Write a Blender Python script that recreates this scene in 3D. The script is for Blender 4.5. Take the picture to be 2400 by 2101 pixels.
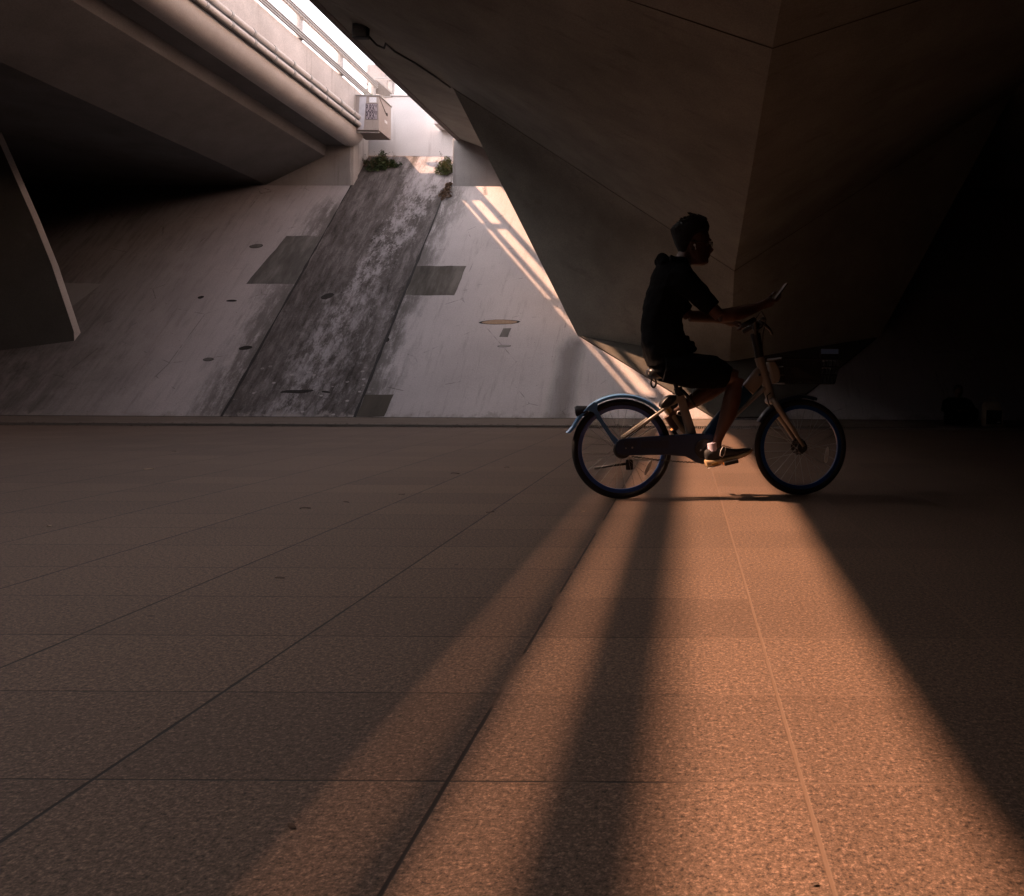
import bpy, bmesh, math, random
from mathutils import Vector, Matrix, Euler, noise as mnoise
random.seed(7)
PI = math.pi
sc = bpy.context.scene
for o in list(bpy.data.objects):
    bpy.data.objects.remove(o)
C = sc.collection

# ------------------------------------------------------------------ camera
cam_d = bpy.data.cameras.new('camera')
cam = bpy.data.objects.new('camera', cam_d); C.objects.link(cam)
cam_d.sensor_width = 36.0
cam_d.lens = 28.14
cam_d.shift_x = -0.1702
cam_d.shift_y = -0.0655
cam_d.clip_start = 0.05
cam_d.clip_end = 2000
cam.location = (0, 0, 0.79)
cam.rotation_euler = (Euler((PI/2, 0, 0)).to_matrix() @ Matrix.Rotation(0.00524, 3, 'Z')).to_euler()
sc.camera = cam

# ------------------------------------------------------------------ world, sun, exposure
SUN_K = 1.037                                   # rise over run of the sun rays, coming from the left
el = math.atan(SUN_K)
w = bpy.data.worlds.new("World"); sc.world = w; w.use_nodes = True
nt = w.node_tree; nt.nodes.clear()
sky = nt.nodes.new('ShaderNodeTexSky'); sky.sky_type = 'NISHITA'; sky.sun_disc = False
sky.sun_elevation = el; sky.sun_rotation = math.radians(-90)
sky.dust_density = 4.0; sky.air_density = 1.0; sky.ozone_density = 1.0
hs = nt.nodes.new('ShaderNodeHueSaturation'); hs.inputs['Saturation'].default_value = 0.25
tint = nt.nodes.new('ShaderNodeMix'); tint.data_type = 'RGBA'; tint.blend_type = 'MULTIPLY'
tint.inputs[0].default_value = 1.0; tint.inputs[7].default_value = (1.0, 0.92, 0.93, 1)
bg = nt.nodes.new('ShaderNodeBackground'); bg.inputs['Strength'].default_value = 0.15
wo = nt.nodes.new('ShaderNodeOutputWorld')
nt.links.new(sky.outputs[0], hs.inputs['Color']); nt.links.new(hs.outputs[0], tint.inputs[6])
nt.links.new(tint.outputs[2], bg.inputs['Color']); nt.links.new(bg.outputs[0], wo.inputs[0])
sd = bpy.data.lights.new('sun', 'SUN'); sd.energy = 2.6; sd.angle = math.radians(0.65)
sd.color = (1.0, 0.58, 0.37)
sun = bpy.data.objects.new('sun', sd); C.objects.link(sun)
sun.rotation_euler = Vector((1, 0, -SUN_K)).to_track_quat('-Z', 'Y').to_euler()
sun.location = (-20, 5, 20)
sc.view_settings.view_transform = 'Standard'; sc.view_settings.look = 'None'
sc.view_settings.exposure = 2.3; sc.view_settings.gamma = 1.0
sc.cycles.max_bounces = 8; sc.cycles.diffuse_bounces = 1
sc.cycles.use_denoising = True

# ------------------------------------------------------------------ tagging helpers
def tag(o, label=None, cat=None, group=None, kind=None):
    if label: o['label'] = label
    if cat: o['category'] = cat
    if group: o['group'] = group
    if kind: o['kind'] = kind
    return o

def empty(name, loc=(0, 0, 0), rz=0.0):
    o = bpy.data.objects.new(name, None); C.objects.link(o)
    o.empty_display_size = 0.2; o.location = loc; o.rotation_euler = (0, 0, rz)
    return o

class MB:
    """collects shapes; build() links them as one mesh object"""
    def __init__(s): s.v = []; s.f = []
    def add(s, vs, fs):
        n = len(s.v); s.v += [tuple(p) for p in vs]; s.f += [tuple(i+n for i in f) for f in fs]; return s
    def box(s, a, b, m=None):
        (x0, y0, z0), (x1, y1, z1) = a, b
        vs = [Vector(p) for p in ((x0,y0,z0),(x1,y0,z0),(x1,y1,z0),(x0,y1,z0),(x0,y0,z1),(x1,y0,z1),(x1,y1,z1),(x0,y1,z1))]
        if m is not None: vs = [m @ p for p in vs]
        return s.add(vs, [(0,3,2,1),(4,5,6,7),(0,1,5,4),(1,2,6,5),(2,3,7,6),(3,0,4,7)])
    def prism(s, pts, d, cap=True):
        """closed outline pts (3-D) pushed along vector d"""
        n = len(pts); d = Vector(d); a = [Vector(p) for p in pts]; b = [p + d for p in a]
        fs = [(i, (i+1) % n, n+(i+1) % n, n+i) for i in range(n)]
        if cap: fs += [tuple(range(n-1, -1, -1)), tuple(range(n, 2*n))]
        return s.add(a+b, fs)
    def tube(s, path, r, n=10, cap=True, ry=None):
        """round tube through path; r one number or one per point; ry squashes sideways"""
        P = [Vector(p) for p in path]; R = r if isinstance(r, (list, tuple)) else [r]*len(P)
        rings = []; prev = None
        for i, p in enumerate(P):
            t = (P[min(i+1, len(P)-1)] - P[max(i-1, 0)]).normalized()
            if prev is None:
                up = Vector((0, 1, 0)) if abs(t.y) < 0.9 else Vector((1, 0, 0))
            else: up = prev
            a = (up - t*up.dot(t)).normalized(); b = t.cross(a); prev = a
            k = 1.0 if ry is None else ry
            rings.append([p + a*(math.cos(2*PI*j/n)*R[i]*k) + b*(math.sin(2*PI*j/n)*R[i]) for j in range(n)])
        return s.skin(rings, cap)
    def skin(s, rings, cap=True, closed=False):
        n = len(rings[0]); m = len(rings); vs = [p for r in rings for p in r]; fs = []
        for i in range(m if closed else m-1):
            for j in range(n):
                a = i*n+j; b = i*n+(j+1) % n; k = ((i+1) % m)*n
                fs.append((a, b, k+(j+1) % n, k+j))
        if cap and not closed: fs += [tuple(range(n-1, -1, -1)), tuple((m-1)*n+j for j in range(n))]
        return s.add(vs, fs)
    def ball(s, c, r, n=12):
        c = Vector(c); rr = Vector(r) if not isinstance(r, (int, float)) else Vector((r, r, r))
        rings = []
        for i in range(1, n):
            ph = PI*i/n
            rings.append([c + Vector((rr.x*math.sin(ph)*math.cos(2*PI*j/n), rr.y*math.sin(ph)*math.sin(2*PI*j/n), -rr.z*math.cos(ph))) for j in range(n)])
        return s.skin(rings)
    def ring(s, c, R, prof, seg=72, a0=0.0, a1=2*PI):
        """profile [(dr, dy)] swept round the y axis through c (wheel in the xz plane)"""
        c = Vector(c); full = abs(a1-a0-2*PI) < 1e-6; rings = []
        for i in range(seg if full else seg+1):
            a = a0+(a1-a0)*i/seg
            rings.append([c + Vector(((R+dr)*math.cos(a), dy, (R+dr)*math.sin(a))) for dr, dy in prof])
        return s.skin(rings, cap=not full, closed=full)
    def build(s, name, mat, parent=None, smooth=False, bevel=0, sub=0, auto=None):
        me = bpy.data.meshes.new(name); me.from_pydata(s.v, [], s.f)
        bm = bmesh.new(); bm.from_mesh(me); bmesh.ops.recalc_face_normals(bm, faces=bm.faces); bm.to_mesh(me); bm.free()
        me.materials.append(mat)
        if smooth: me.polygons.foreach_set('use_smooth', [True]*len(me.polygons))
        if smooth and auto: me.set_sharp_from_angle(angle=math.radians(auto))
        o = bpy.data.objects.new(name, me); C.objects.link(o)
        if parent is not None: o.parent = parent
        if bevel:
            b = o.modifiers.new('bevel', 'BEVEL'); b.width = bevel; b.segments = 2; b.limit_method = 'ANGLE'; b.angle_limit = math.radians(40)
        if sub:
            b = o.modifiers.new('sub', 'SUBSURF'); b.levels = sub; b.render_levels = sub
        return o

def fused(mb, name, mat, parent, voxel=0.006, smooth=6, factor=0.5, jig=None):
    """one continuous skin grown over all shapes in mb (voxel remesh, then smoothed), applied to the mesh"""
    t = mb.build('tmp', mat)
    m = t.modifiers.new('r', 'REMESH'); m.mode = 'VOXEL'; m.voxel_size = voxel; m.adaptivity = 0
    if smooth:
        k = t.modifiers.new('s', 'SMOOTH'); k.iterations = smooth; k.factor = factor
    dg = bpy.context.evaluated_depsgraph_get()
    me = bpy.data.meshes.new_from_object(t.evaluated_get(dg)); me.name = name
    bpy.data.objects.remove(t)
    if jig:
        for v in me.vertices: v.co += jig(v.co)
    me.materials.clear(); me.materials.append(mat)
    me.polygons.foreach_set('use_smooth', [True]*len(me.polygons))
    o = bpy.data.objects.new(name, me); C.objects.link(o); o.parent = parent
    return o

# ------------------------------------------------------------------ material helpers
class NT:
    def __init__(s, name):
        s.m = bpy.data.materials.new(name); s.m.use_nodes = True; s.t = s.m.node_tree; s.N = s.t.nodes
        s.b = s.N['Principled BSDF']; s.tc = s.N.new('ShaderNodeTexCoord'); s.obj = s.tc.outputs['Object']
    def link(s, a, b): s.t.links.new(a, b)
    def _set(s, inp, v):
        if hasattr(v, 'is_linked') or isinstance(v, bpy.types.NodeSocket): s.link(v, inp)
        else: inp.default_value = v
    def math(s, op, a, b=0.0, c=None, clamp=False):
        n = s.N.new('ShaderNodeMath'); n.operation = op; n.use_clamp = clamp
        s._set(n.inputs[0], a); s._set(n.inputs[1], b)
        if c is not None: s._set(n.inputs[2], c)
        return n.outputs[0]
    def mul(s, a, b): return s.math('MULTIPLY', a, b)
    def addm(s, a, b): return s.math('ADD', a, b)
    def sub(s, a, b): return s.math('SUBTRACT', a, b)
    def mx(s, a, b): return s.math('MAXIMUM', a, b)
    def mn(s, a, b): return s.math('MINIMUM', a, b)
    def step(s, x, lo, hi):
        n = s.N.new('ShaderNodeMapRange'); n.interpolation_type = 'SMOOTHSTEP'
        s._set(n.inputs[0], x); n.inputs[1].default_value = lo; n.inputs[2].default_value = hi
        return n.outputs[0]
    def mapping(s, scale=(1,1,1), loc=(0,0,0), rot=(0,0,0), src=None):
        n = s.N.new('ShaderNodeMapping'); s.link(src or s.obj, n.inputs[0])
        n.inputs['Scale'].default_value = scale; n.inputs['Location'].default_value = loc; n.inputs['Rotation'].default_value = rot
        return n.outputs[0]
    def noise(s, scale=1.0, detail=4, rough=0.55, stretch=(1,1,1), loc=(0,0,0), dist=0.0):
        n = s.N.new('ShaderNodeTexNoise'); s.link(s.mapping(stretch, loc), n.inputs['Vector'])
        n.inputs['Scale'].default_value = scale; n.inputs['Detail'].default_value = detail
        n.inputs['Roughness'].default_value = rough; n.inputs['Distortion'].default_value = dist
        return n.outputs[0]
    def voro(s, scale=1.0, stretch=(1,1,1), feature='F1', loc=(0,0,0), out=0):
        n = s.N.new('ShaderNodeTexVoronoi'); n.feature = feature; s.link(s.mapping(stretch, loc), n.inputs['Vector'])
        n.inputs['Scale'].default_value = scale
        return n.outputs[out]
    def xyz(s, src=None):
        n = s.N.new('ShaderNodeSeparateXYZ'); s.link(src or s.obj, n.inputs[0]); return n.outputs
    def mix(s, f, a, b, mode='MIX'):
        n = s.N.new('ShaderNodeMix'); n.data_type = 'RGBA'; n.blend_type = mode
        s._set(n.inputs[0], f)
        for i, v in ((6, a), (7, b)):
            if isinstance(v, tuple): n.inputs[i].default_value = (*v, 1) if len(v) == 3 else v
            else: s.link(v, n.inputs[i])
        return n.outputs[2]
    def ramp(s, x, stops):
        n = s.N.new('ShaderNodeValToRGB'); s.link(x, n.inputs[0]); e = n.color_ramp.elements
        while len(e) < len(stops): e.new(0.5)
        for k, (p, c) in zip(e, stops): k.position = p; k.color = (*c, 1)
        return n.outputs[0]
    def bump(s, h, strength=0.3, dist=0.01):
        n = s.N.new('ShaderNodeBump'); n.inputs['Strength'].default_value = strength; n.inputs['Distance'].default_value = dist
        s.link(h, n.inputs['Height']); s.link(n.outputs[0], s.b.inputs['Normal'])
    def out(s, color, rough=0.8, metal=0.0, spec=None):
        s._set(s.b.inputs['Base Color'], (*color, 1) if isinstance(color, tuple) else color)
        s._set(s.b.inputs['Roughness'], rough); s.b.inputs['Metallic'].default_value = metal
        if spec is not None: s.b.inputs['Specular IOR Level'].default_value = spec
        return s.m

def concrete(name, base, var=0.25, streak=0.3, streak_dir=(3, 3, 0.25), scale=1.0, dark=(0.10, 0.085, 0.075), bump=0.35):
    s = NT(name)
    n1 = s.noise(0.9*scale, 6, 0.6); n2 = s.noise(14*scale, 5, 0.65); n3 = s.noise(2.0*scale, 5, 0.6, streak_dir)
    lo = tuple(c*(1-var) for c in base); hi = tuple(min(1, c*(1+var)) for c in base)
    c = s.ramp(n1, [(0.3, lo), (0.7, hi)])
    c = s.mix(s.mul(s.step(n2, 0.45, 0.75), 0.25), c, lo)
    c = s.mix(s.mul(s.step(n3, 0.55, 0.80), streak), c, dark)
    gr_ = s.noise(48, 2, 0.5, loc=(9, 3, 5)); gk = s.math('ADD', 0.72, s.mul(gr_, 0.56)); gc = s.N.new('ShaderNodeCombineXYZ'); [s.link(gk, gc.inputs[q]) for q in range(3)]
    c = s.mix(1.0, c, gc.outputs[0], 'MULTIPLY')
    pit = s.step(s.voro(30*scale), 0.0, 0.12)
    s.bump(s.addm(s.mul(n2, 0.6), s.mul(pit, 0.25)), bump, 0.01)
    return s.out(c, 0.88, spec=0.25)

def plain(name, color, rough=0.5, metal=0.0, spec=None, nz=0.15, scale=25, bump=0.0):
    s = NT(name); n = s.noise(scale, 4, 0.6)
    c = s.ramp(n, [(0.3, tuple(x*(1-nz) for x in color)), (0.7, tuple(min(1, x*(1+nz)) for x in color))])
    if bump: s.bump(n, bump, 0.004)
    return s.out(c, rough, metal, spec)

M = {}
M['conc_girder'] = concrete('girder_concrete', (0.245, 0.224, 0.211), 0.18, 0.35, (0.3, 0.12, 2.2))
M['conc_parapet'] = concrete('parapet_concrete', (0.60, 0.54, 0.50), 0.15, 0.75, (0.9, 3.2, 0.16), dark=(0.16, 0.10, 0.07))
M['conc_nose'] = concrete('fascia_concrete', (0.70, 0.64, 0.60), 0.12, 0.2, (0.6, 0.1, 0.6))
M['conc_rib'] = concrete('rib_concrete', (0.33, 0.32, 0.28), 0.20, 0.40, (0.6, 2.4, 0.9), bump=0.8)
M['conc_abut'] = concrete('abutment_concrete', (0.39, 0.359, 0.343), 0.15, 0.5, (2.2, 2.2, 0.22), dark=(0.13, 0.10, 0.085))
M['conc_white'] = concrete('white_render', (0.714, 0.68, 0.671), 0.08, 0.35, (2.0, 2.0, 0.3), dark=(0.35, 0.30, 0.28), bump=0.2)
M['conc_mid'] = concrete('bounce_concrete', (0.46, 0.42, 0.39), 0.12, 0.4)
M['conc_dark'] = concrete('blocker_wall_dark', (0.06, 0.052, 0.045), 0.2, 0.3)
M['steel_pale'] = plain('pale_painted_steel', (0.464, 0.432, 0.408), 0.5, 0.0)
M['groove'] = plain('joint_filler', (0.035, 0.030, 0.028), 0.9)
M['rib_seam'] = plain('rib_seam', (0.10, 0.085, 0.075), 0.9)
M['black_plastic'] = plain('black_plastic', (0.012, 0.012, 0.013), 0.42)
M['rubber'] = plain('rubber', (0.008, 0.008, 0.0085), 0.7, bump=0.2, scale=120)

# ---- embankment: object x runs along the bank, object y runs up the slope
def embankment_material():
    s = NT('embankment_concrete'); x, y, z = s.xyz()
    base = s.ramp(s.noise(0.55, 6, 0.6), [(0.3, (0.475, 0.420, 0.416)), (0.7, (0.585, 0.522, 0.518))])
    fine = s.noise(22, 5, 0.7)
    base = s.mix(s.mul(s.step(fine, 0.42, 0.75), 0.22), base, (0.350, 0.308, 0.297))
    # wobbling x so that mask borders are ragged and run with the slope
    wob = s.mul(s.sub(s.noise(1.6, 5, 0.65, (1, 0.35, 1)), 0.5), 1.3)
    xw = s.addm(x, wob)
    ch = s.mn(s.step(x, -9.67, -9.64), s.sub(1.0, s.step(x, -6.92, -6.89)))
    streak = s.noise(2.6, 7, 0.68, (1, 0.16, 1))
    streak2 = s.noise(5.5, 7, 0.72, (1, 0.30, 1), (3, 9, 0))
    patchy = s.noise(1.9, 8, 0.72, (1, 0.75, 1), (7, 1, 0))
    # fine runoff streaks and scuffs over the whole bank
    run = s.noise(7.5, 8, 0.75, (1, 0.10, 1), (11, 2, 0)); scuff = s.noise(6.0, 8, 0.75, (0.8, 1, 1), (1, 8, 0))
    base = s.mix(s.mul(s.step(run, 0.50, 0.72), 0.42), base, (0.231, 0.199, 0.189))
    base = s.mix(s.mul(s.step(scuff, 0.60, 0.70), 0.35), base, (0.196, 0.168, 0.154))
    # algae spilling out right of the channel and left of it
    sr = s.mul(s.sub(1.0, s.step(xw, -6.75, -6.0)), s.step(x, -6.93, -6.88))
    sl = s.mul(s.step(xw, -11.0, -9.7), s.sub(1.0, s.step(x, -9.68, -9.63)))
    sl = s.mul(sl, s.sub(1.0, s.step(y, 7.6, 8.8)))
    grit = s.addm(s.mul(streak, 0.30), s.addm(s.mul(streak2, 0.32), s.addm(s.mul(run, 0.26), s.mul(fine, 0.12))))
    spill = s.mul(s.mx(sr, sl), s.step(s.addm(grit, s.mul(s.mx(sr, sl), 0.08)), 0.46, 0.60))
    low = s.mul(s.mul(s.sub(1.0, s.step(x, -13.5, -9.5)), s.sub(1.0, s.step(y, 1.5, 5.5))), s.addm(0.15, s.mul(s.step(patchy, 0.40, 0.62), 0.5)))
    far = s.mul(s.sub(1.0, s.step(s.addm(xw, s.mul(s.sub(patchy, 0.5), 2.5)), -15.6, -10.2)), s.addm(0.72, s.mul(s.step(run, 0.40, 0.65), 0.2)))  # broad darkening to the left: shade painted into the slope colour
    grime_shade = s.mn(s.addm(s.mx(s.mul(spill, 0.80), s.mul(far, 0.8)), s.mul(low, 0.45)), 0.96)
    c = s.mix(grime_shade, base, (0.081, 0.070, 0.059))
    # the channel itself
    chd = s.ramp(grit, [(0.41, (0.040, 0.032, 0.027)), (0.50, (0.115, 0.097, 0.090)), (0.60, (0.26, 0.225, 0.220))])
    chd = s.mix(s.mul(s.step(streak2, 0.5, 0.75), 0.55), chd, (0.049, 0.038, 0.035))
    # lime bloom: a band down the middle, patchy and flaky
    mid = s.math('ABSOLUTE', s.sub(s.addm(x, s.mul(s.sub(y, 5.0), -0.10)), -7.95))
    band = s.sub(1.0, s.step(s.addm(mid, s.mul(wob, 0.5)), 0.15, 1.25))
    flake = s.noise(4.6, 10, 0.80, (1, 0.34, 1), (2, 4, 0), 0.15)
    up = s.step(y, 8.2, 9.6)
    chip = s.noise(16, 6, 0.8, (1, 0.6, 1), (4, 4, 0))
    bloom = s.step(s.addm(s.addm(s.mul(flake, 0.72), s.mul(chip, 0.28)), s.addm(s.mul(band, 0.20), s.mul(up, 0.12))), 0.655, 0.745)
    lowb = s.mul(s.sub(1.0, s.step(y, 3.2, 5.4)), s.step(s.addm(flake, s.mul(band, 0.08)), 0.50, 0.66))
    bl = s.mul(s.mx(s.mul(bloom, s.mx(band, 0.25)), s.mul(lowb, 0.75)), s.addm(0.45, s.mul(s.step(streak2, 0.36, 0.56), 0.55)))
    leftdark = s.sub(1.0, s.mul(s.sub(1.0, s.step(xw, -9.3, -8.5)), 0.85))
    chc = s.mix(s.mul(s.mul(bl, leftdark), 0.72), chd, (0.462, 0.420, 0.423))
    c = s.mix(ch, c, chc)
    # pale scars and blisters near the foot of the channel
    spot = s.voro(4.2, (1, 1.4, 1), loc=(0.3, 0.2, 0)); sz = s.noise(1.2, 3, 0.5)
    ringv = s.mul(s.sub(1.0, s.step(spot, 0.16, 0.21)), s.step(spot, 0.03, 0.07))
    region = s.mul(s.mul(s.step(x, -10.2, -9.2), s.sub(1.0, s.step(x, -7.0, -6.6))), s.sub(1.0, s.step(y, 1.0, 1.9)))
    c = s.mix(s.mul(s.mul(ringv, region), s.step(sz, 0.42, 0.5)), c, (0.406, 0.357, 0.343))
    # cement smear along the toe
    toe = s.mul(s.sub(1.0, s.step(s.addm(y, s.mul(s.sub(flake, 0.5), 0.9)), 0.02, 0.16)), 0.8)
    c = s.mix(s.mul(toe, s.step(patchy, 0.45, 0.55)), c, (0.364, 0.315, 0.294))
    # damp streak under the foot of the bridge rib
    st = s.mul(s.sub(1.0, s.step(s.math('ABSOLUTE', s.addm(s.addm(x, 2.62), s.mul(wob, 0.25))), 0.05, 0.42)), s.sub(1.0, s.step(s.addm(y, wob), 2.1, 2.55)))
    c = s.mix(s.mul(st, 0.6), c, (0.084, 0.070, 0.062))
    gr_ = s.noise(40, 2, 0.5, loc=(9, 3, 5)); gk = s.math('ADD', 0.78, s.mul(gr_, 0.46)); gc = s.N.new('ShaderNodeCombineXYZ'); [s.link(gk, gc.inputs[q]) for q in range(3)]
    c = s.mix(1.0, c, gc.outputs[0], 'MULTIPLY')
    # hairline cracks and small pits
    ck = s.sub(1.0, s.step(s.voro(0.55, (1, 1.2, 1), 'DISTANCE_TO_EDGE', (0.2, 0.7, 0)), 0.0, 0.009))
    c = s.mix(s.mul(s.mul(ck, s.step(patchy, 0.5, 0.6)), 0.6), c, (0.056, 0.045, 0.042))
    pit = s.sub(1.0, s.step(s.voro(3.1, (1, 1.5, 1)), 0.025, 0.05))
    c = s.mix(s.mul(pit, 0.7), c, (0.070, 0.056, 0.052))
    s.bump(s.addm(s.mul(fine, 0.5), s.mul(flake, 1.2)), 0.35, 0.02)
    return s.out(c, 0.85, spec=0.3)
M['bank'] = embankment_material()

# ---- granite paving: 0.698 x 0.443 m slabs
def paving_material():
    s = NT('granite_paving'); x, y, z = s.xyz()
    tx = s.math('DIVIDE', s.addm(x, 0.465), 0.698); ty = s.math('DIVIDE', s.addm(y, 0.197), 0.443)
    fx = s.math('FRACT', s.addm(tx, 100.0)); fy = s.math('FRACT', s.addm(ty, 100.0))
    cmb = s.N.new('ShaderNodeCombineXYZ'); s.link(s.math('FLOOR', s.addm(tx, 100.0)), cmb.inputs[0]); s.link(s.math('FLOOR', s.addm(ty, 100.0)), cmb.inputs[1])
    wn = s.N.new('ShaderNodeTexWhiteNoise'); s.link(cmb.outputs[0], wn.inputs['Vector']); tone = wn.outputs['Value']
    rowc = s.N.new('ShaderNodeTexWhiteNoise'); rowc.noise_dimensions = '1D'; s.link(s.math('FLOOR', s.addm(ty, 100.0)), rowc.inputs['W'])
    g1 = s.noise(150, 3, 0.65); g2 = s.noise(320, 2, 0.6, loc=(3, 1, 0)); g3 = s.noise(70, 4, 0.7, loc=(5, 5, 0))
    g = s.addm(s.addm(s.mul(g1, 0.42), s.mul(g2, 0.18)), s.mul(g3, 0.40))
    c = s.ramp(g, [(0.39, (0.024, 0.015, 0.010)), (0.46, (0.085, 0.054, 0.037)), (0.54, (0.150, 0.095, 0.066)), (0.62, (0.31, 0.195, 0.138))])
    t = s.addm(0.86, s.addm(s.mul(tone, 0.20), s.mul(rowc.outputs['Value'], 0.06)))
    tc = s.N.new('ShaderNodeCombineXYZ'); [s.link(t, tc.inputs[i]) for i in range(3)]
    c = s.mix(1.0, c, tc.outputs[0], 'MULTIPLY')
    soil = s.noise(0.9, 6, 0.65, (1, 1.6, 1)); c = s.mix(s.mul(s.step(soil, 0.5, 0.75), 0.30), c, (0.07, 0.042, 0.028))
    gum = s.mul(s.sub(1.0, s.step(s.voro(2.3, loc=(0.3, 0.6, 0)), 0.02, 0.03)), 0.6); c = s.mix(gum, c, (0.02, 0.014, 0.010))
    wobx = s.mul(s.sub(s.noise(9, 3, 0.6), 0.5), 0.006)
    ex = s.mn(fx, s.sub(1.0, fx)); ey = s.mn(fy, s.sub(1.0, fy))
    jx = s.sub(1.0, s.step(s.addm(s.mul(ex, 0.698), wobx), 0.0028, 0.0062))
    jy = s.sub(1.0, s.step(s.addm(s.mul(ey, 0.443), wobx), 0.0014, 0.0036))
    j = s.mx(jx, s.mul(jy, 0.95))
    sand = s.mx(s.mul(s.step(s.noise(1.3, 4, 0.6, loc=(4, 0, 0)), 0.52, 0.60), s.step(x, -0.9, -0.3)), s.step(x, -0.1, 0.1))
    jc = s.mix(sand, (0.012, 0.008, 0.006), (0.15, 0.095, 0.065))
    c = s.mix(j, c, jc)
    s.bump(s.addm(s.mul(g, 0.25), s.mul(s.sub(1.0, j), 1.0)), 0.25, 0.004)
    return s.out(c, s.addm(0.62, s.mul(g, 0.2)), spec=0.35)
M['paving'] = paving_material()
M['kerb'] = concrete('kerb_granite', (0.15, 0.115, 0.092), 0.2, 0.5, (0.15, 3.0, 1), scale=2.0)

# ================================================================== LARGE STRUCTURE
# ground
def ground_piece(name, x0, x1, y0, y1, z, mat):
    m = MB().add([(x0,y0,z),(x1,y0,z),(x1,y1,z),(x0,y1,z)], [(0,1,2,3)])
    o = m.build(name, mat); tag(o, kind='structure'); return o
ground_piece('pavement', -60, 60, -60, 13.25, 0.0, M['paving'])
ground_piece('footpath', -60, 60, 14.0, 16.7, 0.0, M['kerb'])
m = MB(); m.box((-60, 13.22, -0.35), (60, 14.03, -0.26)); m.box((-60, 13.22, -0.26), (60, 13.25, -0.0005)); m.box((-60, 14.0, -0.26), (60, 14.03, -0.0005))
tag(m.build('drain_trench', M['groove']), kind='structure')
ground_piece('approach_road', -120, 120, 24.55, 400, 8.3, M['kerb'])

# drain grate over the trench
gr = empty('drain_grate', (0, 13.625, 0))
tag(gr, 'long dark slotted drain grate across the floor in front of the sloping bank', 'drain grate')
m = MB()
for i in range(int(30/0.031)):
    x = -18+i*0.031
    m.add([(x,-.33,-.004),(x+.009,-.33,-.004),(x+.009,.33,-.004),(x,.33,-.004),(x,-.33,-.03),(x+.009,-.33,-.03),(x+.009,.33,-.03),(x,.33,-.03)], [(0,1,2,3),(0,4,5,1),(1,5,6,2),(2,6,7,3),(3,7,4,0)])
m.build('slot_bars', plain('cast_iron', (0.10, 0.08, 0.065), 0.7), gr)
for sy in (-1, 1):
    MB().box((-18, sy*.35-.022, -.03), (12, sy*.35+.022, -.002)).build('rim', M['groove'], gr)

# sloping embankment with the drainage channel
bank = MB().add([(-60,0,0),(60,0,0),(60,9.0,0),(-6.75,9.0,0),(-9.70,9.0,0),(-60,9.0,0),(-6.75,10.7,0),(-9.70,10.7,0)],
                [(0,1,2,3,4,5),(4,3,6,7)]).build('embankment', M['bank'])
tag(bank, kind='structure'); bank.location = (0, 16.65, 0); bank.rotation_euler = (math.radians(45), 0, 0)
R2 = math.sqrt(2)
def ragged(pts, amp, step=0.12, seed=0):
    out = []; n = len(pts)
    for i in range(n):
        a = Vector((*pts[i], 0)); b = Vector((*pts[(i+1) % n], 0)); k = max(1, int((b-a).length/step))
        for j in range(k):
            p = a.lerp(b, j/k); q = mnoise.noise_vector(p*3.1+Vector((seed, 0, 0)))
            out.append((p.x+q.x*amp, p.y+q.y*amp))
    return out
def bank_plate(name, pts, mat, z0=0.004, th=0.0, amp=0.026, seed=0, label=None):
    pp = [(x, y, z0) for x, y in ragged(pts, amp, seed=seed)]
    m = MB(); n = len(pp)
    m.add(pp, [tuple(range(n))]); m.add(pp+[(x, y, -0.01) for x, y, z in pp], [(i, (i+1) % n, n+(i+1) % n, n+i) for i in range(n)])
    o = m.build(name, mat, bank)
    if label: o['label'] = label
    return o
def patch_mat(name, a, b, c):
    s = NT(name); n = s.noise(2.4, 7, 0.7, (1, 0.22, 1)); f = s.noise(20, 5, 0.7)
    k = s.ramp(n, [(0.36, a), (0.50, b), (0.66, c)]); k = s.mix(s.mul(f, 0.3), k, a); s.bump(f, 0.35, 0.01)
    return s.out(k, 0.9, spec=0.2)
M['patch_dark'] = patch_mat('repair_mortar', (0.071, 0.061, 0.053), (0.128, 0.112, 0.098), (0.225, 0.199, 0.180))
M['patch_brown'] = patch_mat('brown_mortar', (0.075, 0.062, 0.051), (0.094, 0.079, 0.065), (0.112, 0.094, 0.075))
M['patch_grey'] = patch_mat('grey_mortar', (0.098, 0.088, 0.081), (0.150, 0.137, 0.126), (0.255, 0.232, 0.217))
M['patch_pale'] = patch_mat('pale_patch', (0.315, 0.285, 0.270), (0.345, 0.315, 0.300), (0.375, 0.345, 0.330))
M['spall'] = plain('spalled_hole', (0.026, 0.021, 0.018), 0.95, nz=0.4, scale=14)
M['spall_warm'] = plain('exposed_mortar', (0.375, 0.247, 0.165), 0.95, nz=0.12, scale=14)
bank_plate('repair_patch', [(-10.89,3.14*R2),(-9.70,3.14*R2),(-9.70,4.58*R2),(-10.62,4.58*R2)], M['patch_grey'], seed=1, label='grey mortar repair patch left of the channel')
bank_plate('repair_patch', [(-6.87,2.85*R2),(-5.66,2.84*R2),(-5.60,3.68*R2),(-6.87,3.67*R2)], M['patch_dark'], seed=2, label='square dark mortar patch right of the channel, halfway up')
bank_plate('repair_patch', [(-6.87,0.02),(-6.30,0.02),(-6.25,0.46*R2),(-6.87,0.46*R2)], M['patch_brown'], seed=3, label='brown mortar patch at the foot of the bank')
bank_plate('repair_patch', [(-14.75,2.35*R2),(-14.45,3.12*R2),(-15.9,3.12*R2),(-16.2,2.35*R2)], M['patch_pale'], seed=4, label='pale patch beside the left bridge pier')  # paler four-sided patch on the slope
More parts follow.
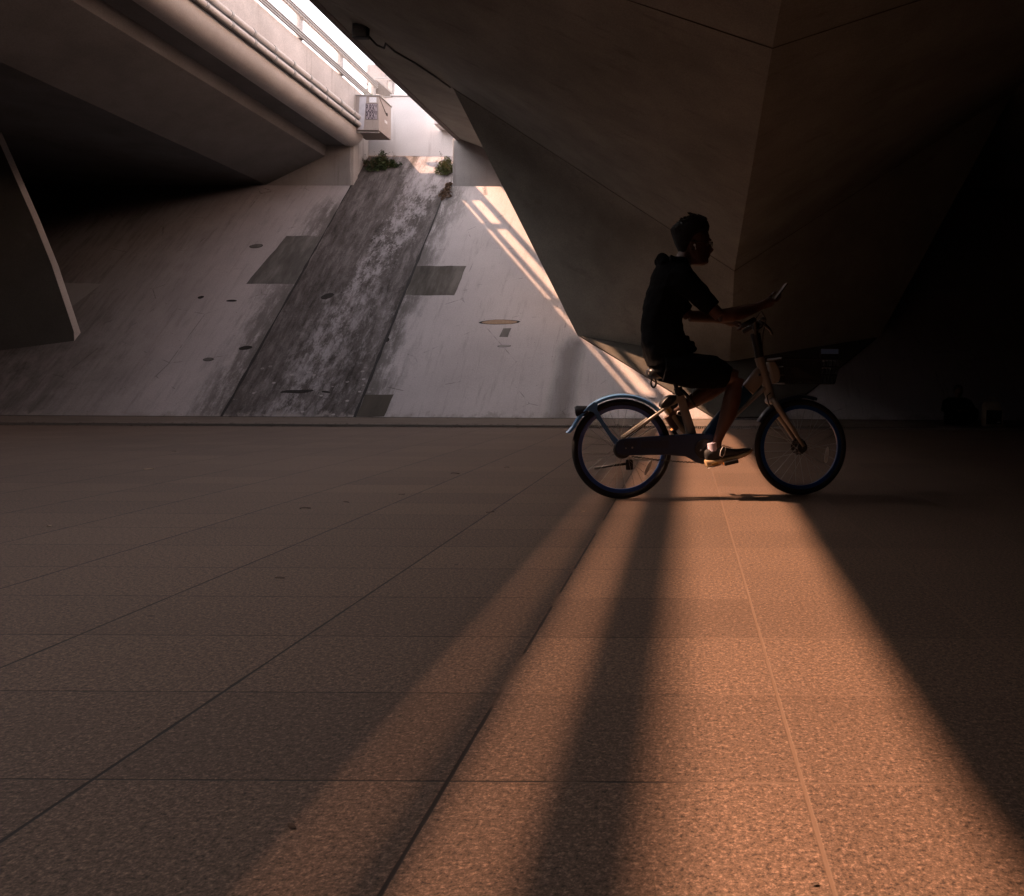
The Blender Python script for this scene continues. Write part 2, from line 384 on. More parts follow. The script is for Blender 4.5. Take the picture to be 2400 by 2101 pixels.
bank_plate('repair_patch', [(-4.32,1.78*R2),(-4.12,1.78*R2),(-4.08,2.0*R2),(-4.28,2.0*R2)], M['patch_grey'], seed=4, z0=0.003, label='tiny grey smear of mortar low on the right bank')
def spall(x, z, rx, rz, mat, seed, rot=0.0, rim=True):
    def outline(k): 
        return [(x+(rx*math.cos(a)*math.cos(rot)-rz*math.sin(a)*math.sin(rot))*k, z*R2+(rx*math.cos(a)*math.sin(rot)+rz*math.sin(a)*math.cos(rot))*k) for a in [i*2*PI/14 for i in range(14)]]
    if rim: bank_plate('spall_rim', outline(1.16), M['groove'], z0=0.003, amp=0.02, seed=seed)
    bank_plate('spall', outline(1.0), mat, z0=0.0055, amp=0.03, seed=seed)
spall(-8.73, 2.80, 0.15, 0.095, M['spall'], 5, 0.5, False)
spall(-9.98, 1.49, 0.14, 0.065, M['spall'], 6, 0.1, False)
spall(-10.66, 1.21, 0.10, 0.05, M['patch_grey'], 7, 0.1)
spall(-10.99, 2.66, 0.12, 0.035, M['spall'], 8, 0.0, False)
spall(-11.77, 2.76, 0.07, 0.05, M['spall'], 9, 0.3, False)
spall(-11.25, 4.25, 0.15, 0.08, M['patch_grey'], 10, 0.1)
spall(-4.40, 2.15, 0.42, 0.075, M['spall_warm'], 11, 0.03)
spall(-4.15, 1.56, 0.13, 0.035, M['patch_pale'], 12, 0.0)
spall(-6.86, 1.70, 0.06, 0.08, M['spall'], 13, 0.5, False)
spall(-8.35, 0.52, 0.36, 0.05, M['spall'], 14, 0.08, False)
spall(-7.72, 0.52, 0.10, 0.03, M['spall'], 15, -0.1, False)
for nm, xx, s1, wd in (('expansion_joint', -9.66, 9.0, 0.027), ('expansion_joint', -6.89, 8.9, 0.030)):
    L = []; Rr = []
    for i in range(91):
        s_ = 0.0+s1*i/90; k = wd*(1.0 if s_ < 6 else 0.75)*(1+0.7*mnoise.noise(Vector((xx, s_*3, 0))))
        j = 0.012*mnoise.noise(Vector((xx*2, s_*1.7, 4)))
        L.append((xx-k+j, s_, 0.0085)); Rr.append((xx+k+j, s_, 0.0085))
    n = len(L); MB().add(L+Rr, [(i, n+i, n+i+1, i+1) for i in range(n-1)]).build(nm, M['groove'], bank)
# dark gap at the toe
m = MB().box((-60, 16.615, -0.01), (60, 16.645, 0.006)); tag(m.build('toe_gap', M['groove']), kind='structure')

# unseen dark walls added to keep stray light out
tag(MB().box((-31.0, -14, 0), (-30.4, 23.6, 7.0)).build('side_blocker_wall', M['conc_dark']), 'unseen dark wall added on the far left to block light', 'wall')
tag(MB().box((24.0, -14, 0), (24.6, 23.6, 7.6)).build('side_blocker_wall', M['conc_dark']), 'unseen dark wall added on the far right to block light', 'wall')
tag(MB().box((-30.4, -5.0, 0), (-9.9, -4.5, 6.6)).box((-9.9, -5.0, 0), (24.0, -4.5, 7.6)).build('end_blocker_wall', M['conc_dark']), 'unseen dark wall added behind the viewer to block light', 'wall')

# ---- abutments
ab = MB().box((-31, 23.0, 6.2), (-9.68, 24.18, 8.75)).build('abutment', M['conc_abut'], bevel=0.02)
tag(ab, 'pale concrete abutment wall under the end of the left bridge, above the bank', 'abutment')
m = MB(); m.box((-9.676, 23.02, 6.35), (-9.60, 23.30, 8.05)); m.box((-9.676, 23.34, 6.7), (-9.63, 24.16, 8.4)); m.build('corner_pilaster', M['conc_parapet'], ab)
ab = MB().box((-6.75, 23.0, 6.2), (24.6, 24.18, 7.72)).build('abutment', M['conc_abut'], bevel=0.02)
tag(ab, 'pale concrete abutment wall under the end of the right bridge, beside the channel', 'abutment')
# ---- back wall closing the channel
bw = empty('retaining_wall', (-8.2, 24.2, 7.3)); tag(bw, 'sunlit white wall closing the top of the channel between the two bridges', 'wall')
MB().box((-1.9, 0, 0), (3.2, 0.32, 2.05)).build('wall', M['conc_white'], bw, bevel=0.015)
MB().box((0.72, -0.62, 1.02), (1.44, -0.004, 1.44)).build('ledge', M['conc_white'], bw, bevel=0.015)
MB().box((-1.9, -0.03, 2.053), (3.2, 0.35, 2.10)).build('coping', M['conc_white'], bw, bevel=0.01)

# ================================================================== LEFT BRIDGE
YB, YE = -14.3, 23.04
lb = empty('footbridge', (-12, 5, 6.4)); OFF = Vector((12, -5, -6.4))
tag(lb, 'pale concrete bridge at upper left with rounded edge beam, two pipes and a railing', 'bridge')
def lbp(m, name, mat, parent=None, **k):
    m.v = [tuple(Vector(p)+OFF) for p in m.v]; return m.build(name, mat, parent or lb, **k)
def sweep_y(prof, y0, y1, n=1, sag=None):
    """closed outline [(x, z)] swept along y"""
    rings = []
    for i in range(n+1):
        y = y0+(y1-y0)*i/n; dz = sag(y) if sag else 0
        rings.append([Vector((x, y, z+dz)) for x, z in prof])
    return rings
sag = lambda y: -0.0035*(22-y) if 10 < y < 22 else (-0.042 if y <= 10 else 0.0)
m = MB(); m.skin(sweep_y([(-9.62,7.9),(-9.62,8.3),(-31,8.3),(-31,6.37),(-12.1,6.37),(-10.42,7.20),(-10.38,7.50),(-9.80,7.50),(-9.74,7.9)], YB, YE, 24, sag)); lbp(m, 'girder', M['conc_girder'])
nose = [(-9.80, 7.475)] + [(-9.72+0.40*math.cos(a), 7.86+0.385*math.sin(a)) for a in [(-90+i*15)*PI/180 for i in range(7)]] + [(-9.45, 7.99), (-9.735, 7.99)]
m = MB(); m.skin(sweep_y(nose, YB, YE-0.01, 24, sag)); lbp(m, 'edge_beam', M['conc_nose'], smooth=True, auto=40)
def ptop(y): return 8.99 + (0.133 if y < 11 else (0.133*(15-y)/4 if y < 15 else 0.0))
rings = []
for i in range(25):
    y = YB+(23.5-YB)*i/24; zt = ptop(y)+sag(y); zb = 7.995+sag(y)
    rings.append([Vector((x, y, z)) for x, z in ((-9.34,zb),(-9.34,zt-.04),(-9.37,zt),(-9.58,zt),(-9.60,zt-.04),(-9.60,zb))])
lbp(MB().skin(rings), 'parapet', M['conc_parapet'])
def sagp(x, y, z): return (x, y, z+sag(y))
for zc in (8.16, 7.955):
    xc = -9.245 if zc > 8.1 else -9.235
    m = MB(); m.tube([sagp(xc, YB+(22.60-YB)*i/30, zc) for i in range(31)], 0.068, 14); p = lbp(m, 'pipe', M['conc_nose'], smooth=True, auto=40)
    for y in [22.1-0.85*i for i in range(18)]:
        c = MB(); c.tube([sagp(xc, y-0.035, zc), sagp(xc, y+0.035, zc)], 0.079, 14); lbp(c, 'coupling', M['steel_pale'], p, smooth=True, auto=40)
posts = [23.85-2.27*i for i in range(9)] + [-1.3, -3.6, -5.9, -8.2, -10.5]
def rail_bar(zf, hw=0.10):
    m = MB(); yy = [YB+(23.9-YB)*i/30 for i in range(31)]
    def strip(prof): m.skin([[Vector((x, y, zf(y)+sag(y)+dz)) for x, dz in prof] for y in yy])
    for dz in (-0.062, 0.0, 0.062): strip([(-9.28, dz-0.020), (-9.25, dz-0.012), (-9.25, dz+0.012), (-9.28, dz+0.020)])
    kk = lambda y: hw*(1.0 if y > 15 else (1.45 if y < 11 else 1.45-0.45*(y-11)/4)) if hw > .08 else hw*(1.0 if y > 15 else 1.15)
    m.skin([[Vector((x, y, zf(y)+sag(y)+q*kk(y))) for x, q in ((-9.305, -1), (-9.282, -1), (-9.282, 1), (-9.305, 1))] for y in yy])
    return lbp(m, 'rail', M['steel_pale'])
rail_bar(lambda y: 9.56 if y > 15 else (9.50 if y < 11 else 9.50+0.06*(y-11)/4)); rail_bar(lambda y: 9.06 if y > 15 else (9.16 if y < 11 else 9.16-0.10*(y-11)/4), 0.075)
for y in posts:
    z0 = sag(y)
    m = MB().tube([(-9.40, y, ptop(y)+z0), (-9.40, y, 9.60+z0), (-9.40, y, 9.615+z0)], [0.10, 0.10, 0.085], 16); lbp(m, 'post', M['steel_pale'], smooth=True, auto=40)
# leaning pier of the left bridge
pr = [(-13.98,1.25),(-14.0,1.84),(-14.46,3.36),(-14.86,4.45),(-15.66,6.45),(-20.5,6.45),(-18.6,.6)]
m = MB().prism([(x, 18.28+(x+14)*0.16, z) for x, z in pr], (0, 0.20, 0)); pier = lbp(m, 'leaning_pier', concrete('pier_concrete', (0.105, 0.098, 0.087), 0.15, 0.3))
m = MB(); m.skin([[Vector((x+o_, 18.28+(x+14)*0.16+dy, z)) for o_, dy in ((.004,.004),(.012,.004),(.012,.196),(.004,.196))] for x, z in pr[:5]]); lbp(m, 'lit_edge_strip', M['conc_parapet'], pier)  # lit side of the pier painted as a pale strip
# light patches of pale wall end and fins beyond the box
pe = [(-9.88,8.9),(-9.88,10.47),(-9.50,10.49),(-9.40,10.40),(-9.31,10.20),(-9.22,9.95),(-9.13,9.76),(-9.05,9.4),(-9.05,8.9)]
pw = MB().prism([(x, 24.6, z) for x, z in pe], (0, 0.3, 0)).build('end_wall', M['conc_abut'], bevel=0.02)
tag(pw, 'white curved end wall rising behind the junction box against the sky', 'wall')

# ================================================================== RIGHT BRIDGE
rb = empty('road_bridge', (1, 5, 7)); OFR = Vector((-1, -5, -7))
tag(rb, 'massive dark concrete bridge filling the upper right with a faceted v shaped rib', 'bridge')
def rbp(m, name, mat, parent=None, **k):
    m.v = [tuple(Vector(p)+OFR) for p in m.v]; return m.build(name, mat, parent or rb, **k)
def outer(y):   # outer lower edge of the deck
    z = 7.48 if y < 1.6 else 7.48+0.15*(y-1.6)/3.4 if y < 5 else 7.63 if y < 11.5 else 7.63-0.17*(y-11.5)/1.5 if y < 13 else 7.46+0.26*((y-13)/10)**1.5
    return Vector((-6.60, y, z))
IP = [(-14.3,-6.05,7.30),(2,-6.05,7.30),(9.9,-6.0,7.22),(13.1,-5.757,7.0),(16.1,-5.0,7.0),(17.06,-5.0,7.0),(18.5,-4.9,7.05),(23.1,-4.9,7.12)]
def inner(y):
    for a, b in zip(IP, IP[1:]):
        if y <= b[0]:
            t = max(0, (y-a[0])/(b[0]-a[0])); return Vector((a[1]+(b[1]-a[1])*t, y, a[2]+(b[2]-a[2])*t))
    return Vector((IP[-1][1], y, IP[-1][2]))
ys = [-14.3, -8, 1.6, 2, 5, 6, 9.9, 11.5, 12, 13.1, 14.5, 16.1, 17.06, 18.5, 20.5, 23.1]
# overhanging side soffit
g = []
for y in ys:
    o_, i_ = outer(y), inner(y); g.append([o_+(i_-o_)*(j/4)+Vector((0.03 if j == 0 else 0, 0, 0)) for j in range(5)])
m = MB()
for a, b in zip(g, g[1:]):
    for j in range(4): m.add([a[j], a[j+1], b[j+1], b[j]], [(0, 1, 2, 3)])
rbp(m, 'side_soffit', M['conc_rib'])
# fascia upstand with a narrow pale drip edge
rings = []
for y in ys:
    o_ = outer(y); rings.append([o_+Vector(p) for p in ((-0.05,0,-0.045),(0.06,0,-0.045),(0.10,0,0.02),(0.10,0,0.80),(-0.05,0,0.80))])
m = MB().skin(rings); rbp(m, 'fascia', M['conc_girder'])
m = MB().box((-6.48, YB, 7.86), (24.6, 23.1, 8.2)); rbp(m, 'deck', M['conc_girder'])
m = MB().skin(sweep_y([(-6.62, 8.264), (-6.35, 8.264), (-6.35, 9.35), (-6.62, 9.35)], YB, 23.1)); rbp(m, 'bounce_parapet', M['conc_mid'])  # unseen; height and tone set to bounce sunlight onto the left bridge
# rib: keel line K, upper edge L (left) and its mirror image on the right
XK = 0.97
rows = [((-2.5,18.45,1.8),(XK-.005,17.84,1.19)), ((-5.0,17.06,7.0),(XK,16.36,3.045)), ((-5.0,16.1,7.0),(XK,15.4,3.257)), ((-5.757,13.1,7.0),(XK,12.4,3.919)), ((-6.0,9.9,7.22),(XK,9.21,4.623)), ((-6.05,2,7.30),(XK,1.5,5.75)), ((-6.05,-14.3,7.30),(XK,-14.3,6.3))]
mir = lambda p: (2*XK-p[0], p[1], p[2])
def face_grid(rows, nu=14, nv=8):
    m = MB(); G = []
    for (a0, b0), (a1, b1) in zip(rows, rows[1:]):
        A0, B0, A1, B1 = map(Vector, (a0, b0, a1, b1))
        for i in range(nv + (1 if (a1, b1) == rows[-1] else 0)):
            t = i/nv; L_ = A0.lerp(A1, t); K_ = B0.lerp(B1, t); G.append([L_.lerp(K_, j/nu) for j in range(nu+1)])
    n = nu+1; vs = [p for r in G for p in r]
    m.add(vs, [(i*n+j, i*n+j+1, (i+1)*n+j+1, (i+1)*n+j) for i in range(len(G)-1) for j in range(nu)])
    return m
rbp(face_grid(rows), 'rib_facet', M['conc_rib'], smooth=True)
rbp(face_grid([(mir(a), mir(b)) for a, b in rows]), 'rib_facet', M['conc_rib'], smooth=True)
# flanks and back of the rib foot, and closing soffit behind it
m = MB()
for f in (lambda p: p, mir):
    m.add([f(p) for p in ((-2.5,18.45,1.8),(-5.0,17.06,7.0),(-4.9,18.3,7.05),(-2.6,19.5,2.8))], [(0,1,2,3)])
m.add([(-2.6,19.5,2.8),(-4.9,18.3,7.05),mir((-4.9,18.3,7.05)),mir((-2.6,19.5,2.8))], [(0,1,2,3)])
m.add([(-2.5,18.45,1.8),(XK-.005,17.84,1.19),mir((-2.5,18.45,1.8)),mir((-2.6,19.5,2.8)),(-2.6,19.5,2.8)], [(0,1,2,3,4)])
rbp(m, 'rib_foot', M['conc_rib'])
pad_pts = [(-2.44,2.52),(.56,.03),(1.9,.03),(4.38,2.52),(.965,1.72)]  # added dark plate on the slope, standing in for deep shade under the rib
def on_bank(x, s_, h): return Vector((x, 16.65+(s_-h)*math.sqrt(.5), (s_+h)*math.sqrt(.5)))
m = MB(); m.add([on_bank(x, s_, .05) for x, s_ in pad_pts]+[on_bank(x, s_, -.03) for x, s_ in pad_pts], [(0,1,4),(1,2,4),(2,3,4)]+[(i, (i+1) % 5, 5+(i+1) % 5, 5+i) for i in range(5)])
rbp(m, 'shade_pad', concrete('shade_pad_dark', (0.115, 0.102, 0.085), 0.25, 0.3))
m = MB().add([(-4.9,18.3,7.05),(-4.9,23.1,7.12),(24.6,23.1,7.12),(24.6,YB,7.30),mir((-6.05,-14.3,7.30)),mir((-6.05,2,7.30)),mir((-6.0,9.9,7.22)),mir((-5.757,13.1,7.0)),mir((-5.0,16.1,7.0)),mir((-5.0,17.06,7.0)),mir((-4.9,18.3,7.05))],
             [(0,1,10),(1,2,10),(2,9,10),(2,8,9),(2,7,8),(2,3,7),(3,6,7),(3,5,6),(3,4,5)])
m.add([(-5.0,17.06,7.0),(-4.9,18.3,7.05),(-4.4,18.3,7.9),(-4.4,17.0,7.9)],[(0,1,2,3)])
rbp(m, 'deck_soffit', M['conc_rib'])
# casting seams across the rib
def seam(a, b):
    A, B = Vector(a), Vector(b); n = Vector((0, -1, -0.35)).normalized(); m = MB()
    pts = [A.lerp(B, i/24)+n*0.004 for i in range(25)]
    m.tube([p + Vector((0, 0, 0.006*mnoise.noise(p*2))) for p in pts], 0.0075, 5); return m
for r in (rows[1], rows[4]):
    rbp(seam(r[0], r[1]), 'casting_seam', M['rib_seam']); rbp(seam(mir(r[0]), mir(r[1])), 'casting_seam', M['rib_seam'])

# ---- floodlight and its cable under the deck edge
fl = empty('floodlight', (-5.93, 14.5, 7.08)); tag(fl, 'small square floodlight bolted beneath the edge of the right bridge', 'floodlight')
m = MB().box((-.14,-.055,-.12),(.14,.06,.12)); m.build('housing', M['black_plastic'], fl, bevel=0.012)
MB().box((-.115,-.060,-.095),(.115,-.0555,.095)).build('glass', plain('lamp_glass', (0.11,0.10,0.09), 0.25), fl)
m = MB().tube([(-.15,0,0),(-.15,0,.15),(.15,0,.15),(.15,0,0)], .01, 6); m.build('bracket', M['black_plastic'], fl)
def soff(y, t):
    o_, i_ = outer(y), inner(y); return o_.lerp(i_, t)
cp = [(-5.80,14.55,7.02),(-5.72,14.7,6.93),(-5.66,14.9,6.95)] + [tuple(soff(y, t)+Vector((0,0,-.022))) for y, t in ((15.2,.62),(15.6,.60),(16.0,.72),(16.5,.85),(17.0,.97))]
tag(MB().tube(cp, .019, 8).build('conduit', M['black_plastic'], smooth=True), 'black conduit running along the bridge soffit from the floodlight', 'cable')

# ---- guardrail above the white wall
gd = empty('guardrail', (-9.06, 24.4, 9.4)); tag(gd, 'short grey guardrail on top of the white wall against the sky', 'railing')
MB().box((-.055,-.05,0),(.075,.05,1.35)).build('post', M['steel_pale'], gd, bevel=0.01)
MB().box((.09,-.03,0),(.13,.03,1.35)).build('post', M['steel_pale'], gd)
for zc in (.545, 1.07):
    m = MB()
    for dz in (-.035, .012): m.box((-.49,-.085,zc+dz-.018),(3.2,-.052,zc+dz+.02))
    m.build('rail', M['steel_pale'], gd)
for x in (1.6, 2.9): MB().box((x,-.05,0),(x+.1,.05,1.35)).build('post', M['steel_pale'], gd)

# ---- slanted sheet canopy and louvre fins behind the box
cn = empty('louvre_screen', (-9.45, 24.0, 9.2)); tag(cn, 'slanted metal sheet with thin louvre fins above the junction box', 'screen')
MB().add([(-.12,0,.62),(.12,0,.55),(.62,.25,.13),(.62,.25,.10),(.12,0,.15),(-.05,0,.10)], [(0,1,2,3,4,5)]).build('sheet', plain('shaded_sheet', (0.24,0.20,0.17), 0.6), cn)
MB().box((-.13,-.03,.60),(.0,.02,.64)).build('ridge', M['steel_pale'], cn)
for i in range(3):
    MB().prism([(-.20,-.02,.62-.17*i),(-.18,-.02,.64-.17*i),(.06,-.02,.44-.17*i),(.04,-.02,.42-.17*i)], (0,.02,0)).build('fin', M['rib_seam'], cn)
MB().prism([(.10,-.02,.57),(.12,-.02,.59),(.66,.23,.15),(.64,.23,.13)], (0,.03,0)).build('trim', M['steel_pale'], cn)

# ---- junction box hung from the parapet
jb = empty('junction_box', (-9.05, 22.5, 7.79)); tag(jb, 'beige steel junction box with a torn poster and lettered sticker at the bridge end', 'junction box')
M['box_metal'] = concrete('box_paint', (0.42, 0.355, 0.32), 0.08, 0.25, (4, 4, 0.4), bump=0.08)
MB().box((-.37,0,0),(.37,.92,.965)).build('cabinet', M['box_metal'], jb, bevel=0.008)
MB().box((-.40,-.03,.968),(.40,.95,.99)).build('lid', M['steel_pale'], jb)
m = MB().prism([(-.22,-.004,.02),(-.06,-.004,.02),(.02,-.004,.95),(-.17,-.004,.94)], (0,.003,0)); m.build('poster', plain('torn_paper', (0.60,0.58,0.62), 0.9, nz=0.12, scale=6), jb)
MB().box((.10,-.005,.78),(.30,-.002,.93)).build('notice', plain('notice_paper', (0.80,0.78,0.80), 0.8), jb)
st = MB().box((.00,-.006,.30),(.33,-.003,.745)).build('sticker', plain('sticker_paper', (0.47,0.40,0.42), 0.7), jb)
ink = plain('sticker_ink', (0.035,0.02,0.035), 0.8)
m = MB()
for (a, b) in (((-.003,.30),(.333,.309)),((-.003,.737),(.333,.748)),((-.003,.51),(.333,.526)),((-.003,.30),(.006,.745)),((.324,.30),(.333,.745))):
    m.box((a[0],-.008,a[1]),(b[0],-.0062,b[1]))
m.build('sticker_border', ink, st)
def text_mesh(txt, name, mat, parent, w, h, mw):
    cu = bpy.data.curves.new(name, 'FONT'); cu.body = txt; cu.size = 1.0; cu.extrude = 0.002; cu.offset = 0.012
    o = bpy.data.objects.new(name, cu); C.objects.link(o)
    dg = bpy.context.evaluated_depsgraph_get(); me = bpy.data.meshes.new_from_object(o.evaluated_get(dg)); bpy.data.objects.remove(o)
    xs = [v.co.x for v in me.vertices]; zs = [v.co.y for v in me.vertices]
    for v in me.vertices:
        v.co = mw @ Vector(((v.co.x-min(xs))/(max(xs)-min(xs))*w, -v.co.z-0.0, (v.co.y-min(zs))/(max(zs)-min(zs))*h))
    me.materials.clear(); me.materials.append(mat); o = bpy.data.objects.new(name, me); C.objects.link(o); o.parent = parent; return o
for z in (.315, .532): text_mesh('PURSKY', 'lettering', ink, st, .305, .195, Matrix.Translation((.014,-.0075,z)))
m = MB().tube([(.375,.02,.93),(.385,.5,.62)], .008, 5); m.build('stay_rod', M['rib_seam'], jb)
MB().box((.372,.55,.60),(.385,.62,.68)).build('latch', M['groove'], jb)
MB().box((.371,.42,.36),(.376,.62,.44)).build('tag_plate', M['conc_white'], jb)
MB().box((-.30,.06,-.05),(.34,.12,-.004)).build('hanger', M['steel_pale'], jb)
MB().tube([(.10,.25,1.02),(.62,.25,1.02)], .014, 6).build('arm_rod', M['steel_pale'], jb)

# ================================================================== BICYCLE
def paint(name, color, rough=0.35, coat=0.3):
    m = plain(name, color, rough, 0.0, 0.5, 0.05, 60); m.node_tree.nodes['Principled BSDF'].inputs['Coat Weight'].default_value = coat; return m
M['cream'] = paint('cream_paint', (0.25, 0.225, 0.19))
M['blue'] = paint('blue_paint', (0.008, 0.045, 0.12))
M['rim_blue'] = paint('rim_blue_paint', (0.012, 0.060, 0.24), 0.3)
M['grey_blue'] = paint('grey_blue_fender', (0.075, 0.19, 0.38), 0.4)
M['case_blue'] = paint('dark_blue_case', (0.006, 0.022, 0.065), 0.45)
M['dark_fender'] = paint('dark_fender', (0.008, 0.018, 0.045), 0.4)
M['steel'] = plain('spoke_steel', (0.34, 0.32, 0.29), 0.4, 0.7)
M['dark_metal'] = plain('dark_metal', (0.05, 0.05, 0.052), 0.45, 0.5)
M['reflector'] = plain('reflector_plastic', (0.62, 0.60, 0.56), 0.3)
M['orange_refl'] = plain('orange_reflector', (0.80, 0.30, 0.06), 0.35)
HEAD = math.radians(10.6); RORG = (-0.427, 5.345, 0)
bk = empty('bicycle', RORG, HEAD)
tag(bk, 'blue and cream shared bicycle with dark front basket ridden through the strip of sunlight', 'bicycle')
WR = 0.334
def make_wheel(cx, front):
    root = MB()
    root.ring((cx,0,WR), 0.281, [(-.014,-.011),(-.006,-.014),(.012,-.014),(.012,.014),(-.006,.014),(-.014,.011)], 80)
    rim = root.build('wheel', M['rim_blue'], bk, smooth=True, auto=35)
    MB().ring((cx,0,WR), 0.311, [(0.0225*math.cos(a), 0.021*math.sin(a)) for a in [i*2*PI/14 for i in range(14)]], 96).build('tyre', M['rubber'], rim, smooth=True)
    hw = 0.034
    m = MB().tube([(cx,-hw,WR),(cx,hw,WR)], 0.019, 16)
    m.tube([(cx,-hw-.004,WR),(cx,-hw+.004,WR)], 0.036, 20); m.tube([(cx,hw-.004,WR),(cx,hw+.004,WR)], 0.036, 20)
    m.tube([(cx,-.072,WR),(cx,.072,WR)], 0.008, 10); m.build('hub', M['dark_metal'], rim, smooth=True, auto=35)
    if front:
        m = MB().tube([(cx,.040,WR),(cx,.052,WR)], 0.058, 28); m.build('brake_disc', M['dark_metal'], rim, smooth=True, auto=35)
    else:
        m = MB().tube([(cx,-.045,WR),(cx,-.072,WR)], [0.062,0.055], 28); m.build('hub_casing', M['black_plastic'], rim, smooth=True, auto=35)
    nsp = 28
    for i in range(nsp):
        sd_ = -1 if i % 2 else 1; a = 2*PI*i/nsp + 0.1; b = a + (0.95 if (i//2) % 2 else -0.95)
        p0 = (cx+0.034*math.cos(b), sd_*hw, WR+0.034*math.sin(b)); p1 = (cx+0.268*math.cos(a), 0.0, WR+0.268*math.sin(a))
        MB().tube([p0, p1], 0.0014, 5).build('spoke', M['steel'], rim)
    ra = math.radians(-17 if front else -35); tg = Vector((-math.sin(ra), 0, math.cos(ra))); rd = Vector((math.cos(ra), 0, math.sin(ra)))
    c = Vector((cx, -.022, WR)) + rd*(0.193 if front else 0.215)
    if not front: tg = Vector((0.42, 0, 0.9)).normalized(); rd = Vector((0.9, 0, -0.42))
    else: tg = Vector((0.13, 0, 0.99)).normalized(); rd = Vector((0.99, 0, -0.13))
    pts = [c + tg*(0.058*math.cos(t)) + rd*(0.0125*math.sin(t)) for t in [k*2*PI/20 for k in range(20)]]
    MB().prism(pts, (0, 0.006, 0)).build('reflector', M['reflector'], rim)
make_wheel(0.0, False); make_wheel(1.247, True)

# frame
def beam(path, hs, ws, n=12, p=2.6):
    """flattened tube in the xz plane; hs half depth in plane, ws half width across"""
    P = [Vector((x, y, z)) for x, y, z in path]; rings = []
    for i, q in enumerate(P):
        t = (P[min(i+1, len(P)-1)]-P[max(i-1, 0)]).normalized(); b = Vector((0, 1, 0)); a = b.cross(t).normalized()
        r = []
        for j in range(n*2):
            an = PI*j/n; ca, sa = math.cos(an), math.sin(an)
            ca = math.copysign(abs(ca)**(2/p), ca); sa = math.copysign(abs(sa)**(2/p), sa)
            r.append(q + a*ca*hs[i] + b*sa*ws[i])
        rings.append(r)
    return MB().skin(rings)
m = beam([(.485,0,.385),(.472,0,.43),(.43,0,.57),(.392,0,.695),(.386,0,.715)], [.034,.034,.031,.027,.024], [.027,.027,.024,.02,.018])
frame = m.build('frame', M['cream'], bk, smooth=True, auto=50)
m = beam([(.54,0,.36),(.585,0,.42),(.66,0,.51),(.76,0,.62),(.862,0,.73)], [.035,.044,.048,.050,.050], [.030,.029,.026,.024,.024])
dt = m.build('down_tube', M['blue'], frame, smooth=True, auto=50)
m = beam([(.864,0,.732),(.905,0,.78),(.95,0,.835),(.985,0,.875)], [.0505,.052,.055,.045], [.0245,.024,.024,.024]); m.build('head_lug', M['cream'], frame, smooth=True, auto=50)
m = beam([(.60,-.001,.375),(.75,-.001,.525),(.90,-.001,.665),(1.0,-.001,.76)], [.010,.010,.011,.016], [.019,.019,.02,.022]); m.build('lower_tube', M['cream'], frame, smooth=True, auto=50)
a_ = math.atan2(.22, .20)
mw = Matrix.Translation((.76, -.0265, .585)) @ Matrix.Rotation(-a_, 4, 'Y')
text_mesh('ue', 'lettering', plain('pale_blue_print', (0.25,0.38,0.5), 0.5), dt, .075, .035, mw)
MB().tube([(.945,0,.955),(1.022,0,.700)], [.034,.032], 20).build('head_tube', M['cream'], frame, smooth=True, auto=40)
MB().prism([(1.0,-.045,.925),(1.045,-.045,.93),(1.075,-.045,.88),(1.088,-.045,.83),(1.078,-.045,.79),(1.035,-.045,.77)], (0,.09,0)).build('basket_mount', M['cream'], frame, bevel=.01)
MB().tube([(.935,-.0555,.835),(.935,-.026,.835)], .008, 12).build('keyhole', M['black_plastic'], frame)
for sy in (-1, 1):
    MB().tube([(-.008 if sy<0 else .0, sy*.062, .405),(.279,sy*.052,.604),(.355,sy*.028,.66)], [.0095,.0105,.011], 10).build('seat_stay', M['cream'], frame, smooth=True)
MB().tube([(.02,-.050,.402),(.14,-.050,.488),(.22,-.046,.555)], .0035, 6).build('brake_cable', M['black_plastic'], frame)
MB().tube([(.105,.05,.402),(.235,.05,.492)], .0045, 8).build('inner_stay', M['cream'], frame)
m = MB().prism([(.268,-.030,.592),(.278,-.030,.618),(.372,-.022,.703),(.40,-.022,.69),(.402,-.022,.655)], (0,.055,0)); m.build('stay_bridge', M['cream'], frame, bevel=.008)
MB().tube([(.0,.062,.334),(.25,.055,.325),(.53,.035,.332)], [.014,.014,.018], 10).build('chain_stay', M['case_blue'], frame, smooth=True)
MB().tube([(.545,-.045,.334),(.545,.045,.334)], .030, 20).build('bottom_bracket', M['dark_metal'], frame, smooth=True, auto=40)
# covered drive casing on the near side
cs = [(-.052,.335),(-.045,.385),(-.02,.403),(.03,.413),(.10,.416),(.28,.427),(.45,.437),(.56,.438),(.60,.432),(.635,.405),(.652,.365),(.648,.315),(.625,.27),(.585,.240),(.535,.232),(.49,.243),(.455,.266),(.42,.284),(.30,.296),(.10,.298),(.0,.296),(-.04,.307)]
case = MB().prism([(x,-.077,z) for x, z in cs], (0,.027,0)).build('drive_case', M['case_blue'], bk, bevel=.007)
pl_ = [(.0,.372),(.01,.39),(.08,.395),(.095,.385),(.09,.36),(.07,.35),(.02,.352)]
MB().prism([(x,-.0795,z) for x, z in pl_], (0,.002,0)).build('cover_plate', M['dark_fender'], case)
MB().prism([(x,-.0795,z) for x, z in [(.12,.345),(.12,.388),(.30,.395),(.30,.345)]], (0,.002,0)).build('side_label', M['dark_fender'], case)
MB().tube([(.06,-.084,.348),(.06,-.077,.348)], .006, 10).build('bolt', M['steel'], case)
MB().tube([(.018,-.084,.345),(.018,-.077,.345)], .004, 10).build('bolt', M['steel'], case)
MB().tube([(.549,-.086,.334),(.549,-.078,.334)], [.066,.068], 36).build('chainring_cover', M['black_plastic'], case, smooth=True, auto=35)
